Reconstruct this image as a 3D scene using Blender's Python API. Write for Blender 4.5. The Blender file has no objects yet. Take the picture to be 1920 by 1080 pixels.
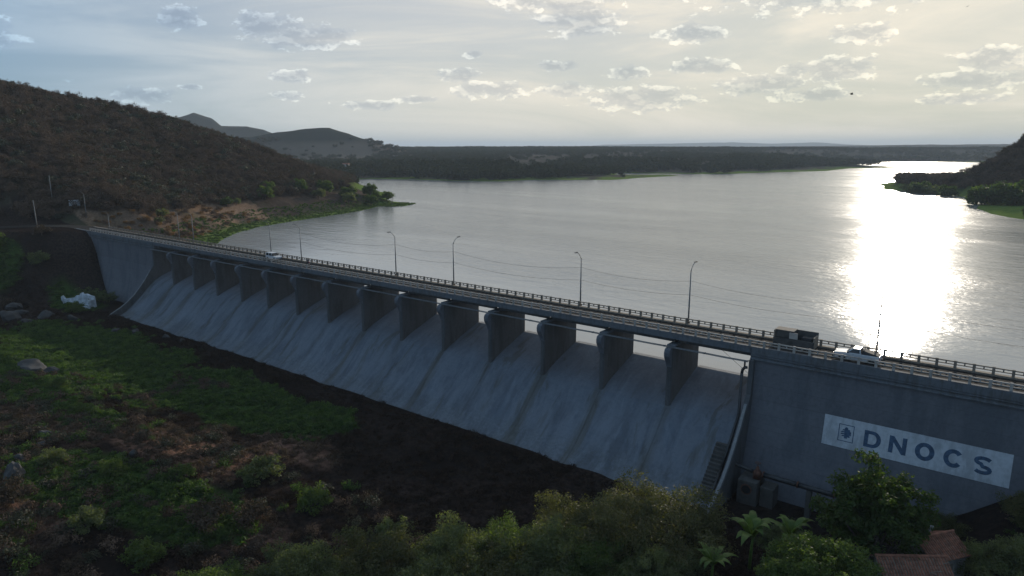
import bpy, math, random
import numpy as np
from mathutils import Vector, Matrix

# ------------------------------------------------------------------ camera, sky, sun, exposure
S = bpy.context.scene
COL = S.collection
cam_d = bpy.data.cameras.new('camera')
cam = bpy.data.objects.new('camera', cam_d)
COL.objects.link(cam)
cam_d.sensor_width = 36.0
cam_d.lens = 24.0
cam_d.clip_start = 0.5
cam_d.clip_end = 60000
cam.location = (0, -88, 26)
cam.rotation_euler = (math.radians(90 - 11.7), 0, math.radians(37.6))
S.camera = cam

SUN_EL, SUN_AZ = 13.5, -7.5           # degrees; azimuth measured from +Y towards +X
SKY_STRENGTH = 0.108
SUN_STRENGTH = 3.6
SKY_SOFT = 4.5
SKY_TINT = (0.60, 1.00, 1.46)
VEIL_FAR = (2.8, 4.35, 6.0)
VEIL_SUN = (9.7, 8.8, 7.2)
VEIL_AMT = 0.35
VEIL_MIN = 0.55
S.view_settings.view_transform = 'Standard'
S.view_settings.look = 'None'
S.view_settings.gamma = 1.0
S.view_settings.use_curve_mapping = False
S.view_settings.exposure = 0.0
S.cycles.use_denoising = True
S.cycles.max_bounces = 8
S.cycles.diffuse_bounces = 3
S.cycles.glossy_bounces = 3
S.cycles.transmission_bounces = 4
S.cycles.transparent_max_bounces = 8
S.cycles.volume_bounces = 1
S.cycles.sample_clamp_indirect = 6.0

sun_d = bpy.data.lights.new('sun', 'SUN')
sun_d.energy = SUN_STRENGTH
sun_d.angle = math.radians(0.53)
sun_d.color = (1.0, 0.90, 0.76)
sun = bpy.data.objects.new('sun', sun_d)
COL.objects.link(sun)
_a, _e = math.radians(SUN_AZ), math.radians(SUN_EL)
SUN_DIR = Vector((math.sin(_a) * math.cos(_e), math.cos(_a) * math.cos(_e), math.sin(_e)))
sun.rotation_euler = SUN_DIR.to_track_quat('Z', 'Y').to_euler()


class NT:
    """small helper to write node trees"""
    def __init__(self, tree):
        self.t = tree
        tree.nodes.clear()
    def n(self, typ, **kw):
        nd = self.t.nodes.new(typ)
        for k, v in kw.items():
            setattr(nd, k, v)
        return nd
    def put(self, sock, v):
        if isinstance(v, bpy.types.NodeSocket):
            self.t.links.new(v, sock)
        elif v is not None:
            sock.default_value = v
    def math(self, op, a, b=None, c=None, clamp=False):
        nd = self.n('ShaderNodeMath', operation=op)
        nd.use_clamp = clamp
        self.put(nd.inputs[0], a)
        if b is not None: self.put(nd.inputs[1], b)
        if c is not None: self.put(nd.inputs[2], c)
        return nd.outputs[0]
    def vmath(self, op, a, b=None):
        nd = self.n('ShaderNodeVectorMath', operation=op)
        self.put(nd.inputs[0], a)
        if b is not None: self.put(nd.inputs[1], b)
        return nd.outputs['Value'] if op in ('LENGTH', 'DOT_PRODUCT') else nd.outputs[0]
    def noise(self, vec, scale, detail=4, rough=0.55, dist=0.0, w=None):
        nd = self.n('ShaderNodeTexNoise')
        self.put(nd.inputs['Vector'], vec)
        nd.inputs['Scale'].default_value = scale
        nd.inputs['Detail'].default_value = detail
        nd.inputs['Roughness'].default_value = rough
        nd.inputs['Distortion'].default_value = dist
        return nd.outputs['Fac']
    def map(self, v, a, b, c=0.0, d=1.0, smooth=True):
        nd = self.n('ShaderNodeMapRange')
        nd.interpolation_type = 'SMOOTHSTEP' if smooth else 'LINEAR'
        self.put(nd.inputs[0], v)
        for i, x in enumerate((a, b, c, d)):
            nd.inputs[i + 1].default_value = x
        return nd.outputs[0]
    def mix(self, f, a, b, mode='MIX'):
        nd = self.n('ShaderNodeMix', data_type='RGBA', blend_type=mode)
        self.put(nd.inputs[0], f)
        for s, v in ((nd.inputs[6], a), (nd.inputs[7], b)):
            if isinstance(v, tuple): v = (v[0], v[1], v[2], 1.0)
            self.put(s, v)
        return nd.outputs[2]
    def scalevec(self, vec, s):
        nd = self.n('ShaderNodeMapping')
        self.put(nd.inputs[0], vec)
        nd.inputs['Scale'].default_value = s
        return nd.outputs[0]


world = bpy.data.worlds.new('World')
S.world = world
world.use_nodes = True
w = NT(world.node_tree)
# azimuth, elevation, half width, half height (degrees) of the single clouds
CLOUDS = [(-62.3,9.0,1.5,0.9),(-56.4,8.9,2.6,1.0),(-53.9,8.1,3.8,0.9),(-51.5,8.3,1.9,0.6),(-54.8,5.3,1.9,0.5),(-65.2,3.6,2.1,0.6),
 (-55.2,3.9,1.3,0.4),(-62.0,4.3,0.8,0.2),(-49.1,3.2,2.2,0.4),(-45.1,3.7,1.8,0.3),(-40.6,7.2,0.9,0.3),(-41.9,5.6,1.9,0.6),
 (-39.5,4.5,3.4,0.7),(-34.2,11.5,5.2,1.4),(-32.1,9.7,3.8,1.3),(-23.5,8.5,2.7,0.8),(-33.8,6.3,1.9,0.4),(-28.5,5.7,1.8,0.6),
 (-22.7,6.1,2.8,0.6),(-33.3,4.5,2.5,0.6),(-27.3,3.7,4.8,1.0),(-18.1,4.6,3.9,0.8),(-14.4,3.8,3.2,0.5),(-16.0,5.6,1.5,0.5),
 (-12.9,5.5,2.9,0.9),(-14.0,11.8,8.8,2.3),(-11.6,7.9,2.5,0.7),(-3.6,5.7,2.5,0.9),(-4.2,4.4,3.8,0.7),(-5.2,3.2,2.8,0.4),
 (-75,7,3.5,1.2),(-84,4.5,4,0.9),(8,5,4,1.0),(17,8,5,1.4),(-48,17,8,2.5),(-12,20,9,3),(-80,16,9,3),(25,17,8,2.6)]
tc = w.n('ShaderNodeTexCoord')
D = w.vmath('NORMALIZE', tc.outputs['Generated'])
sep = w.n('ShaderNodeSeparateXYZ'); w.put(sep.inputs[0], D)
azi = w.math('MULTIPLY', w.math('ARCTAN2', sep.outputs[0], sep.outputs[1]), 57.29578)
ele = w.math('MULTIPLY', w.math('ARCSINE', sep.outputs[2]), 57.29578)
ae = w.n('ShaderNodeCombineXYZ'); w.put(ae.inputs[0], azi); w.put(ae.inputs[1], ele)
sky = w.n('ShaderNodeTexSky', sky_type='NISHITA', sun_disc=False)
sky.sun_elevation = _e
sky.sun_rotation = math.radians(SUN_AZ)
sky.altitude = 300; sky.air_density = 1.0; sky.dust_density = 1.0; sky.ozone_density = 2.0
best = None
for (a0, e0, ww, hh) in CLOUDS:
    q = w.vmath('MULTIPLY', w.vmath('SUBTRACT', ae.outputs[0], (a0, e0, 0)), (0.95 / ww, 0.90 / hh, 0))
    m = w.math('SUBTRACT', 1.0, w.vmath('LENGTH', q))
    best = m if best is None else w.math('MAXIMUM', best, m)
cv = w.scalevec(ae.outputs[0], (0.62, 1.05, 1))
n1 = w.noise(cv, 1.0, 7, 0.62)
n2 = w.noise(w.scalevec(ae.outputs[0], (1.6, 3.2, 1)), 1.0, 5, 0.6)
n3 = w.noise(w.scalevec(ae.outputs[0], (0.9, 2.2, 1)), 1.0, 6, 0.62)
n1u = w.noise(w.scalevec(w.vmath('ADD', ae.outputs[0], (0.08, 0.36, 0)), (0.62, 1.05, 1)), 1.0, 7, 0.62)
lit = w.map(w.math('SUBTRACT', n1, n1u), -0.03, 0.13)
# a loose field of further cumulus, everywhere but thin
fld = w.noise(w.scalevec(ae.outputs[0], (0.10, 0.30, 1)), 1.0, 3, 0.5)
dens = w.math('ADD', w.math('MULTIPLY', best, 0.95), w.math('MULTIPLY', w.math('SUBTRACT', n1, 0.5), 2.0))
dens = w.math('MAXIMUM', dens, w.math('SUBTRACT', w.math('ADD', w.math('MULTIPLY', fld, 1.6), w.math('MULTIPLY', n1, 1.4)), 1.95))
dens = w.math('ADD', dens, w.math('MULTIPLY', w.math('SUBTRACT', n2, 0.5), 0.5))
cover = w.map(dens, 0.0, 0.20)
body = w.math('MULTIPLY', w.map(dens, 0.10, 0.62), w.map(w.math('ADD', n3, w.math('MULTIPLY', dens, 0.25)), 0.30, 0.62, 0.45, 1.0))
# the sky's own colour, its glare round the sun evened out by high thin haze
lum = w.vmath('DOT_PRODUCT', sky.outputs[0], (0.25, 0.6, 0.15))
soft = w.math('DIVIDE', 1.0, w.math('ADD', 1.0, w.math('DIVIDE', lum, SKY_SOFT)))
cs = w.n('ShaderNodeVectorMath', operation='SCALE'); w.put(cs.inputs[0], sky.outputs[0]); w.put(cs.inputs['Scale'], soft)
skyc = w.mix(1.0, cs.outputs[0], SKY_TINT, 'MULTIPLY')
# thin streaky veil
veil = w.noise(w.scalevec(ae.outputs[0], (0.035, 0.23, 1)), 1.0, 6, 0.6, 0.6)
veil = w.map(veil, 0.38, 0.68)
veil_c = w.mix(w.map(w.vmath('DOT_PRODUCT', D, tuple(SUN_DIR)), 0.25, 1.0), VEIL_FAR, VEIL_SUN)
base = w.mix(w.math('ADD', w.math('MULTIPLY', veil, VEIL_AMT), VEIL_MIN), skyc, veil_c)
dsun = w.vmath('DOT_PRODUCT', D, tuple(SUN_DIR))
near = w.map(dsun, 0.55, 0.99)
rim = w.mix(1.0, base, (1.50, 1.47, 1.42), 'MULTIPLY')
core = w.mix(1.0, base, (0.76, 0.79, 0.85), 'MULTIPLY')
puff = w.math('MULTIPLY', lit, w.map(dens, 0.05, 0.9, 1.0, 0.35))
puff = w.math('ADD', w.math('MULTIPLY', puff, 0.85), w.math('MULTIPLY', w.math('SUBTRACT', 1.0, body), 0.22))
ccol = w.mix(puff, core, rim)
full = w.mix(w.math('MULTIPLY', cover, 0.88), base, ccol)
bg = w.n('ShaderNodeBackground'); w.put(bg.inputs[0], full); bg.inputs[1].default_value = SKY_STRENGTH
wo = w.n('ShaderNodeOutputWorld'); w.t.links.new(bg.outputs[0], wo.inputs[0])

# ------------------------------------------------------------------ helpers
rng = np.random.default_rng(7)
random.seed(7)


def vnoise(x, y, seed=0):
    xi = np.floor(x); yi = np.floor(y)
    fx = x - xi; fy = y - yi
    fx = fx * fx * (3 - 2 * fx); fy = fy * fy * (3 - 2 * fy)
    def h(a, b):
        v = np.sin(a * 127.1 + b * 311.7 + seed * 74.7) * 43758.5453
        return v - np.floor(v)
    return (h(xi, yi) * (1 - fx) + h(xi + 1, yi) * fx) * (1 - fy) + (h(xi, yi + 1) * (1 - fx) + h(xi + 1, yi + 1) * fx) * fy


def fbm(x, y, scale, octv=4, seed=0, gain=0.5):
    v = 0.0; a = 1.0; tot = 0.0; f = 1.0 / scale
    for o in range(octv):
        v = v + a * (vnoise(x * f + 13.7 * o, y * f - 7.3 * o, seed + o) - 0.5)
        tot += a; a *= gain; f *= 2.03
    return v / tot * 2.0          # about -1..1


def sstep(t):
    t = np.clip(t, 0, 1)
    return t * t * (3 - 2 * t)


class MB:
    """collects geometry for one mesh"""
    def __init__(self):
        self.v = []; self.f = []; self.n = 0
    def add(self, verts, faces):
        o = self.n
        self.v.extend([tuple(p) for p in verts]); self.n += len(verts)
        self.f.extend([tuple(i + o for i in fc) for fc in faces])
        return self
    def box(self, x0, x1, y0, y1, z0, z1):
        vs = [(x0, y0, z0), (x1, y0, z0), (x1, y1, z0), (x0, y1, z0), (x0, y0, z1), (x1, y0, z1), (x1, y1, z1), (x0, y1, z1)]
        return self.add(vs, [(0, 3, 2, 1), (4, 5, 6, 7), (0, 1, 5, 4), (1, 2, 6, 5), (2, 3, 7, 6), (3, 0, 4, 7)])
    def prism(self, prof, x0, x1):
        """profile of (y, z) points extruded along x"""
        n = len(prof)
        vs = [(x0, p[0], p[1]) for p in prof] + [(x1, p[0], p[1]) for p in prof]
        fs = [(i, (i + 1) % n, n + (i + 1) % n, n + i) for i in range(n)]
        fs += [tuple(range(n - 1, -1, -1)), tuple(range(n, 2 * n))]
        return self.add(vs, fs)
    def prism_y(self, prof, y0, y1):
        """profile of (x, z) points extruded along y"""
        n = len(prof)
        vs = [(p[0], y0, p[1]) for p in prof] + [(p[0], y1, p[1]) for p in prof]
        fs = [(i, n + i, n + (i + 1) % n, (i + 1) % n) for i in range(n)]
        fs += [tuple(range(n)), tuple(range(2 * n - 1, n - 1, -1))]
        return self.add(vs, fs)
    def tube(self, pts, r, seg=8, cap=True):
        pts = [Vector(p) for p in pts]
        rs = r if isinstance(r, (list, tuple)) else [r] * len(pts)
        vs = []
        up = None
        for i, p in enumerate(pts):
            d = (pts[min(i + 1, len(pts) - 1)] - pts[max(i - 1, 0)]).normalized()
            if up is None:
                up = d.orthogonal().normalized()
            a = (up - d * up.dot(d))
            a = a.normalized() if a.length > 1e-5 else d.orthogonal().normalized()
            up = a
            b = d.cross(a)
            for k in range(seg):
                t = 2 * math.pi * k / seg
                vs.append(tuple(p + (a * math.cos(t) + b * math.sin(t)) * rs[i]))
        fs = []
        for i in range(len(pts) - 1):
            for k in range(seg):
                k2 = (k + 1) % seg
                fs.append((i * seg + k, i * seg + k2, (i + 1) * seg + k2, (i + 1) * seg + k))
        if cap:
            fs.append(tuple(range(seg - 1, -1, -1)))
            m = (len(pts) - 1) * seg
            fs.append(tuple(range(m, m + seg)))
        return self.add(vs, fs)
    def lathe(self, prof, seg=16, c=(0, 0, 0), axis='z'):
        """profile of (r, h)"""
        vs = []
        for (r, h) in prof:
            for k in range(seg):
                t = 2 * math.pi * k / seg
                a, b = r * math.cos(t), r * math.sin(t)
                p = {'z': (a, b, h), 'y': (a, h, b), 'x': (h, a, b)}[axis]
                vs.append((p[0] + c[0], p[1] + c[1], p[2] + c[2]))
        fs = []
        for i in range(len(prof) - 1):
            for k in range(seg):
                k2 = (k + 1) % seg
                fs.append((i * seg + k, i * seg + k2, (i + 1) * seg + k2, (i + 1) * seg + k))
        fs.append(tuple(range(seg - 1, -1, -1)))
        m = (len(prof) - 1) * seg
        fs.append(tuple(range(m, m + seg)))
        return self.add(vs, fs)
    def mesh(self, name, smooth=False, fix=True):
        me = bpy.data.meshes.new(name)
        me.from_pydata(self.v, [], self.f)
        me.update()
        if fix:
            import bmesh
            b = bmesh.new(); b.from_mesh(me)
            bmesh.ops.recalc_face_normals(b, faces=b.faces)
            b.to_mesh(me); b.free()
        if smooth:
            me.polygons.foreach_set('use_smooth', [True] * len(me.polygons))
        return me
    def build(self, name, mat, parent=None, smooth=False, bevel=0.0, fix=True, **tags):
        me = self.mesh(name, smooth, fix)
        return link(name, me, mat, parent, bevel=bevel, **tags)


def link(name, me, mat, parent=None, bevel=0.0, loc=None, rot=None, **tags):
    if mat is not None and not me.materials:
        me.materials.append(mat)
    o = bpy.data.objects.new(name, me)
    COL.objects.link(o)
    if parent is not None: o.parent = parent
    if loc is not None: o.location = loc
    if rot is not None: o.rotation_euler = rot
    if bevel:
        md = o.modifiers.new('bevel', 'BEVEL'); md.width = bevel; md.segments = 2; md.limit_method = 'ANGLE'
    for k, v in tags.items():
        o[k] = v
    return o


def thing(name, label, cat, loc=(0, 0, 0), rotz=0.0, group=None, scale=None):
    o = bpy.data.objects.new(name, None)
    COL.objects.link(o)
    o.location = loc; o.rotation_euler = (0, 0, rotz)
    o.empty_display_size = 0.5
    o['label'] = label; o['category'] = cat
    if group: o['group'] = group
    if scale: o.scale = scale if isinstance(scale, tuple) else (scale,) * 3
    return o


def dup(root, loc, rotz=0.0, label=None, group=None, scale=None):
    r = root.copy(); COL.objects.link(r)
    r.location = loc; r.rotation_euler = (0, 0, rotz)
    if scale is not None: r.scale = scale if isinstance(scale, tuple) else (scale,) * 3
    if label: r['label'] = label
    if group: r['group'] = group
    for ch in list(root.children):
        c = ch.copy(); COL.objects.link(c); c.parent = r
        for g in list(ch.children):
            d = g.copy(); COL.objects.link(d); d.parent = c
    return r


def np_mesh(name, V, quads=None, tris=None):
    me = bpy.data.meshes.new(name)
    V = np.asarray(V, dtype=np.float32)
    me.vertices.add(len(V)); me.vertices.foreach_set('co', V.ravel())
    loops = []; starts = []; tot = 0
    if quads is not None and len(quads):
        q = np.asarray(quads, dtype=np.int32); loops.append(q.ravel()); starts.append(np.arange(len(q)) * 4); tot = q.size
    if tris is not None and len(tris):
        t = np.asarray(tris, dtype=np.int32); loops.append(t.ravel()); starts.append(tot + np.arange(len(t)) * 3)
    loops = np.concatenate(loops); starts = np.concatenate(starts).astype(np.int32)
    me.loops.add(len(loops)); me.loops.foreach_set('vertex_index', loops)
    me.polygons.add(len(starts)); me.polygons.foreach_set('loop_start', starts)
    me.update(calc_edges=True)
    return me


# ------------------------------------------------------------------ materials
def new_mat(name):
    m = bpy.data.materials.new(name); m.use_nodes = True
    return m, NT(m.node_tree)


def principled(t, col, rough=0.8, metal=0.0, bump=None, bstr=0.4, bdist=0.1, spec=None):
    p = t.n('ShaderNodeBsdfPrincipled')
    if isinstance(col, tuple): col = (col[0], col[1], col[2], 1)
    t.put(p.inputs['Base Color'], col)
    t.put(p.inputs['Roughness'], rough)
    p.inputs['Metallic'].default_value = metal
    if spec is not None: p.inputs['Specular IOR Level'].default_value = spec
    if bump is not None:
        b = t.n('ShaderNodeBump'); b.inputs['Strength'].default_value = bstr; b.inputs['Distance'].default_value = bdist
        t.put(b.inputs['Height'], bump); t.put(p.inputs['Normal'], b.outputs[0])
    o = t.n('ShaderNodeOutputMaterial'); t.t.links.new(p.outputs[0], o.inputs[0])
    return p


def simple(name, col, rough=0.7, metal=0.0, var=0.25, scale=3.0, spec=None):
    m, t = new_mat(name)
    tc = t.n('ShaderNodeTexCoord').outputs['Object']
    n = t.noise(tc, scale, 5, 0.6)
    f = t.map(n, 0.3, 0.7, 1 - var, 1 + var)
    v = t.n('ShaderNodeCombineXYZ')
    for i in range(3): t.put(v.inputs[i], t.math('MULTIPLY', f, col[i]))
    principled(t, v.outputs[0], rough, metal, spec=spec)
    return m


def concrete(name, base, stain, light, streak=(0.9, 0.9, 0.06), amount=0.7, lift=0.0, bstr=0.25, spill=False):
    m, t = new_mat(name)
    pos = t.n('ShaderNodeNewGeometry').outputs['Position']
    n1 = t.noise(t.scalevec(pos, streak), 1.0, 6, 0.65, 0.35)
    n2 = t.noise(pos, 0.13, 4, 0.6)
    n3 = t.noise(pos, 2.2, 6, 0.7)
    n4 = t.noise(t.scalevec(pos, (streak[0] * 2.6, streak[1] * 1.2, streak[2] * 1.2)), 1.0, 5, 0.7, 0.2)
    a = t.math('MULTIPLY', t.map(t.math('ADD', n1, t.math('MULTIPLY', t.math('SUBTRACT', n2, 0.5), 0.7)), 0.44, 0.66), amount)
    c = t.mix(a, base, stain)
    c = t.mix(t.math('MULTIPLY', t.map(n4, 0.52, 0.78), 0.20), c, light)
    c = t.mix(t.math('MULTIPLY', t.map(n3, 0.35, 0.75), 0.45), c, tuple(x * 0.55 for x in base))
    if spill:
        sp = t.n('ShaderNodeSeparateXYZ'); t.put(sp.inputs[0], pos)
        # wetting bands beneath the piers and pale run-off lower down
        ph = t.math('PINGPONG', t.math('ADD', sp.outputs[0], 38.9 + 220), 5.5)
        n5 = t.noise(t.scalevec(pos, (0.09, 0.05, 0.05)), 1.0, 3, 0.6)
        band = t.math('MULTIPLY', t.map(t.math('ADD', ph, t.math('MULTIPLY', t.math('SUBTRACT', n4, 0.5), 3.0)), 0.1, 1.3, 1.0, 0.0), t.map(n5, 0.35, 0.6, 0.15, 1.0))
        patch = t.map(t.noise(t.scalevec(pos, (0.35, 0.22, 0.22)), 1.0, 5, 0.7, 1.2), 0.50, 0.66)
        c = t.mix(t.math('MULTIPLY', patch, 0.5), c, (0.085, 0.10, 0.125))
        n6 = t.noise(t.scalevec(pos, (0.30, 0.07, 0.07)), 1.0, 5, 0.68, 0.5)
        c = t.mix(t.math('MULTIPLY', t.map(n6, 0.54, 0.63), 0.7), c, (0.075, 0.074, 0.068))
        c = t.mix(t.math('MULTIPLY', t.map(n6, 0.44, 0.36, 0, 1), 0.22), c, (0.19, 0.225, 0.27))
        low = t.map(sp.outputs[2], -9.0, -11.0)
        c = t.mix(t.math('MULTIPLY', t.math('MULTIPLY', band, low), 0.8), c, (0.068, 0.062, 0.050))
        pale = t.math('MULTIPLY', t.map(sp.outputs[2], -8.0, -15.5), t.map(n1, 0.42, 0.6, 1, 0))
        c = t.mix(t.math('MULTIPLY', pale, 0.22), c, light)
        algae = t.math('MULTIPLY', t.map(sp.outputs[2], -15.8, -17.6), t.map(n3, 0.35, 0.6))
        c = t.mix(t.math('MULTIPLY', algae, 0.25), c, (0.07, 0.07, 0.05))
    if lift:
        sp2 = t.n('ShaderNodeSeparateXYZ'); t.put(sp2.inputs[0], pos)
        zz = t.math('ADD', sp2.outputs[2], t.math('MULTIPLY', n3, 0.10))
        ph2 = t.math('PINGPONG', t.math('ADD', zz, 60), lift * 0.5)
        ln = t.map(ph2, 0.0, 0.05, 1.0, 0.0)
        c = t.mix(t.math('MULTIPLY', ln, 0.10 if spill else 0.30), c, tuple(x * 0.35 for x in base))
    h = t.math('ADD', t.math('MULTIPLY', n3, 0.6), t.math('MULTIPLY', n4, 0.6))
    principled(t, c, 0.88, 0, h, bstr, 0.12, spec=0.25)
    return m


M = {}
M['spill'] = concrete('spillway_concrete', lift=2.35, base=(0.132, 0.148, 0.176), stain=(0.078, 0.084, 0.096), light=(0.25, 0.265, 0.29), streak=(0.42, 0.10, 0.10), amount=0.45, spill=True, bstr=0.35)
M['wall'] = concrete('wall_concrete', (0.140, 0.142, 0.158), (0.09, 0.10, 0.115), (0.17, 0.185, 0.205), streak=(0.45, 0.45, 0.08), amount=0.7, lift=1.9)
M['deckc'] = concrete('deck_concrete', (0.13, 0.14, 0.155), (0.08, 0.075, 0.07), (0.24, 0.24, 0.24), streak=(1.5, 1.5, 0.3))
M['pier'] = concrete('pier_concrete', (0.098, 0.100, 0.104), (0.062, 0.060, 0.058), (0.16, 0.16, 0.155), streak=(0.8, 0.8, 0.12))
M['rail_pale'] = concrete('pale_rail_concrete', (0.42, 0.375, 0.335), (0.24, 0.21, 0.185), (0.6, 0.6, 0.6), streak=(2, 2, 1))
M['rail_dark'] = concrete('dark_rail_concrete', (0.24, 0.20, 0.16), (0.14, 0.115, 0.095), (0.3, 0.26, 0.22), streak=(2, 2, 1))  # darker concrete tone than the pale rail
M['edge'] = concrete('lit_edge_pale', (0.21, 0.21, 0.215), (0.3, 0.3, 0.29), (0.6, 0.6, 0.6), streak=(1, 1, 1))  # paler tone puts the light on crest and wall tops into colour
M['asphalt'] = simple('road_asphalt', (0.030, 0.028, 0.026), 0.95, var=0.35, scale=0.8, spec=0.05)
M['steel'] = simple('galvanised_steel', (0.14, 0.145, 0.15), 0.6, 0.1)
M['black_pipe'] = simple('black_pipe', (0.03, 0.03, 0.032), 0.5)
M['rust'] = simple('rusty_iron', (0.11, 0.045, 0.028), 0.8, 0.2, 0.4)
M['white_paint'] = simple('car_white_paint', (0.50, 0.51, 0.53), 0.3, var=0.05)
M['glass'] = simple('dark_glass', (0.015, 0.018, 0.022), 0.08, var=0.1)
M['rubber'] = simple('rubber', (0.02, 0.02, 0.02), 0.85)
M['chrome'] = simple('dull_chrome', (0.4, 0.4, 0.42), 0.3, 0.9, var=0.1)
M['dark'] = simple('dark_load', (0.03, 0.03, 0.032), 0.8)
M['hole'] = simple('dark_opening', (0.006, 0.006, 0.007), 0.95)
M['lamp_lens'] = simple('lamp_lens', (0.3, 0.3, 0.28), 0.3)
M['red'] = simple('red_lens', (0.3, 0.02, 0.02), 0.3)
M['signwhite'] = concrete('painted_white', (0.50, 0.52, 0.55), (0.34, 0.35, 0.37), (0.60, 0.62, 0.64), streak=(1.2, 1.2, 0.3), amount=0.85)
M['signblue'] = simple('painted_blue', (0.045, 0.085, 0.145), 0.85, var=0.35, scale=2.6)
M['wood'] = simple('weathered_wood', (0.17, 0.14, 0.11), 0.85, var=0.3)
M['tile'] = simple('clay_tile', (0.20, 0.082, 0.05), 0.85, var=0.45, scale=2.2)
M['plaster'] = simple('dirty_plaster', (0.22, 0.21, 0.20), 0.9, var=0.3, scale=1.0)
M['whitewash'] = simple('flaking_whitewash', (0.50, 0.52, 0.55), 0.9, var=0.35, scale=0.7)
M['rock'] = simple('granite', (0.045, 0.044, 0.044), 0.9, var=0.45, scale=1.1)
M['bark'] = simple('bark', (0.085, 0.07, 0.055), 0.9, var=0.3, scale=4)
M['skin'] = simple('skin', (0.23, 0.12, 0.08), 0.6)
M['cloth'] = simple('dark_cloth', (0.02, 0.022, 0.03), 0.9)
M['helmet'] = simple('helmet', (0.03, 0.03, 0.03), 0.3)
M['wire'] = simple('wire', (0.03, 0.03, 0.03), 0.6)
M['bird'] = simple('plumage', (0.02, 0.02, 0.02), 0.9)
M['grey_panel'] = concrete('hoist_concrete', (0.09, 0.085, 0.08), (0.05, 0.047, 0.044), (0.15, 0.15, 0.145), streak=(1, 1, 0.6))


def leaf_mat(name, col, col2, trans=0.45, rough=0.6):
    m, t = new_mat(name)
    pos = t.n('ShaderNodeNewGeometry').outputs['Position']
    n = t.noise(pos, 0.6, 3, 0.6)
    n2 = t.noise(pos, 4.0, 2, 0.5)
    oi = t.n('ShaderNodeObjectInfo').outputs['Random']
    c = t.mix(t.map(t.math('ADD', t.math('MULTIPLY', n, 0.6), t.math('MULTIPLY', n2, 0.4)), 0.36, 0.64), col, col2)
    c = t.mix(t.math('MULTIPLY', oi, 0.35), c, tuple(x * 0.6 for x in col))
    d = t.n('ShaderNodeBsdfPrincipled'); t.put(d.inputs['Base Color'], c); d.inputs['Roughness'].default_value = rough
    d.inputs['Specular IOR Level'].default_value = 0.0 if trans <= 0.12 else 0.25
    tr = t.n('ShaderNodeBsdfTranslucent')
    tcx = t.mix(1.0, c, (1.5, 1.55, 0.5), 'MULTIPLY')
    t.put(tr.inputs[0], tcx)
    mx = t.n('ShaderNodeMixShader'); mx.inputs[0].default_value = trans
    t.t.links.new(d.outputs[0], mx.inputs[1]); t.t.links.new(tr.outputs[0], mx.inputs[2])
    o = t.n('ShaderNodeOutputMaterial'); t.t.links.new(mx.outputs[0], o.inputs[0])
    return m


M['leaf_green'] = leaf_mat('deep_green_leaves', (0.035, 0.065, 0.018), (0.08, 0.12, 0.03), 0.5)
M['leaf_bright'] = leaf_mat('bright_green_leaves', (0.045, 0.078, 0.022), (0.11, 0.155, 0.042), 0.5)
M['leaf_olive'] = leaf_mat('olive_leaves', (0.055, 0.062, 0.028), (0.135, 0.130, 0.055), 0.45)
M['leaf_grey'] = leaf_mat('grey_green_leaves', (0.065, 0.082, 0.040), (0.15, 0.175, 0.080), 0.48)
M['leaf_brown'] = leaf_mat('dry_brown_leaves', (0.060, 0.044, 0.034), (0.10, 0.075, 0.055), 0.12)
M['leaf_scrub'] = leaf_mat('scrub_leaves', (0.035, 0.040, 0.026), (0.060, 0.062, 0.036), 0.15)
M['leaf_far'] = leaf_mat('far_wood_leaves', (0.024, 0.032, 0.018), (0.046, 0.048, 0.028), 0.10)
M['twigs'] = leaf_mat('bare_grey_brown_twigs', (0.090, 0.062, 0.047), (0.160, 0.112, 0.084), 0.05, 0.9)
M['dry_orange'] = leaf_mat('dry_orange_leaves', (0.14, 0.07, 0.03), (0.22, 0.12, 0.05), 0.3)
M['frond'] = leaf_mat('banana_leaf', (0.09, 0.15, 0.035), (0.16, 0.23, 0.06), 0.5, 0.3)
M['grass_green'] = leaf_mat('green_herbs', (0.025, 0.055, 0.014), (0.088, 0.150, 0.034), 0.45)
M['grass_dry'] = leaf_mat('dry_herbs', (0.05, 0.032, 0.024), (0.12, 0.078, 0.056), 0.25)
M['grass_dark'] = leaf_mat('charred_stalks', (0.026, 0.018, 0.015), (0.055, 0.038, 0.031), 0.12)

# ------------------------------------------------------------------ terrain
WL = -7.6
LAKE = np.array([(-150, 6), (-228, 6), (-221, 26), (-224, 40), (-235, 50), (-248, 63), (-260, 80), (-267, 99), (-271, 120), (-282, 150), (-289, 168), (-296, 176),
 (-286, 188), (-296, 209), (-321, 210), (-343, 228), (-384, 272), (-403, 274), (-442, 297), (-498, 339), (-563, 367), (-562, 398),
 (-524, 412), (-462, 417), (-418, 438), (-412, 483), (-343, 536), (-344, 597), (-332, 694), (-370, 706), (-414, 671), (-428, 704),
 (-328, 738), (-303, 778), (-288, 835), (-236, 950), (-238, 1098), (-177, 1180), (-140, 1282), (-242, 1286), (-289, 1392),
 (-338, 1464), (-367, 1568), (-320, 1604), (-161, 1726), (-20, 1740), (90, 1500), (-40, 1250), (-100, 1022), (-100, 763), (-124, 664), (-127, 613), (-114, 580), (-107, 528),
 (-82, 513), (-59, 494), (-39, 450), (-32, 408), (-35, 377), (-26, 343), (-16, 317), (-6, 306), (30, 270), (58, 200), (78, 100), (74, 6)], float)
# spits of green shore inside the outline are thin land tongues
SPIT = np.array([(-294, 172), (-285, 188), (-295, 209), (-322, 211), (-332, 200)], float)


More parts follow.
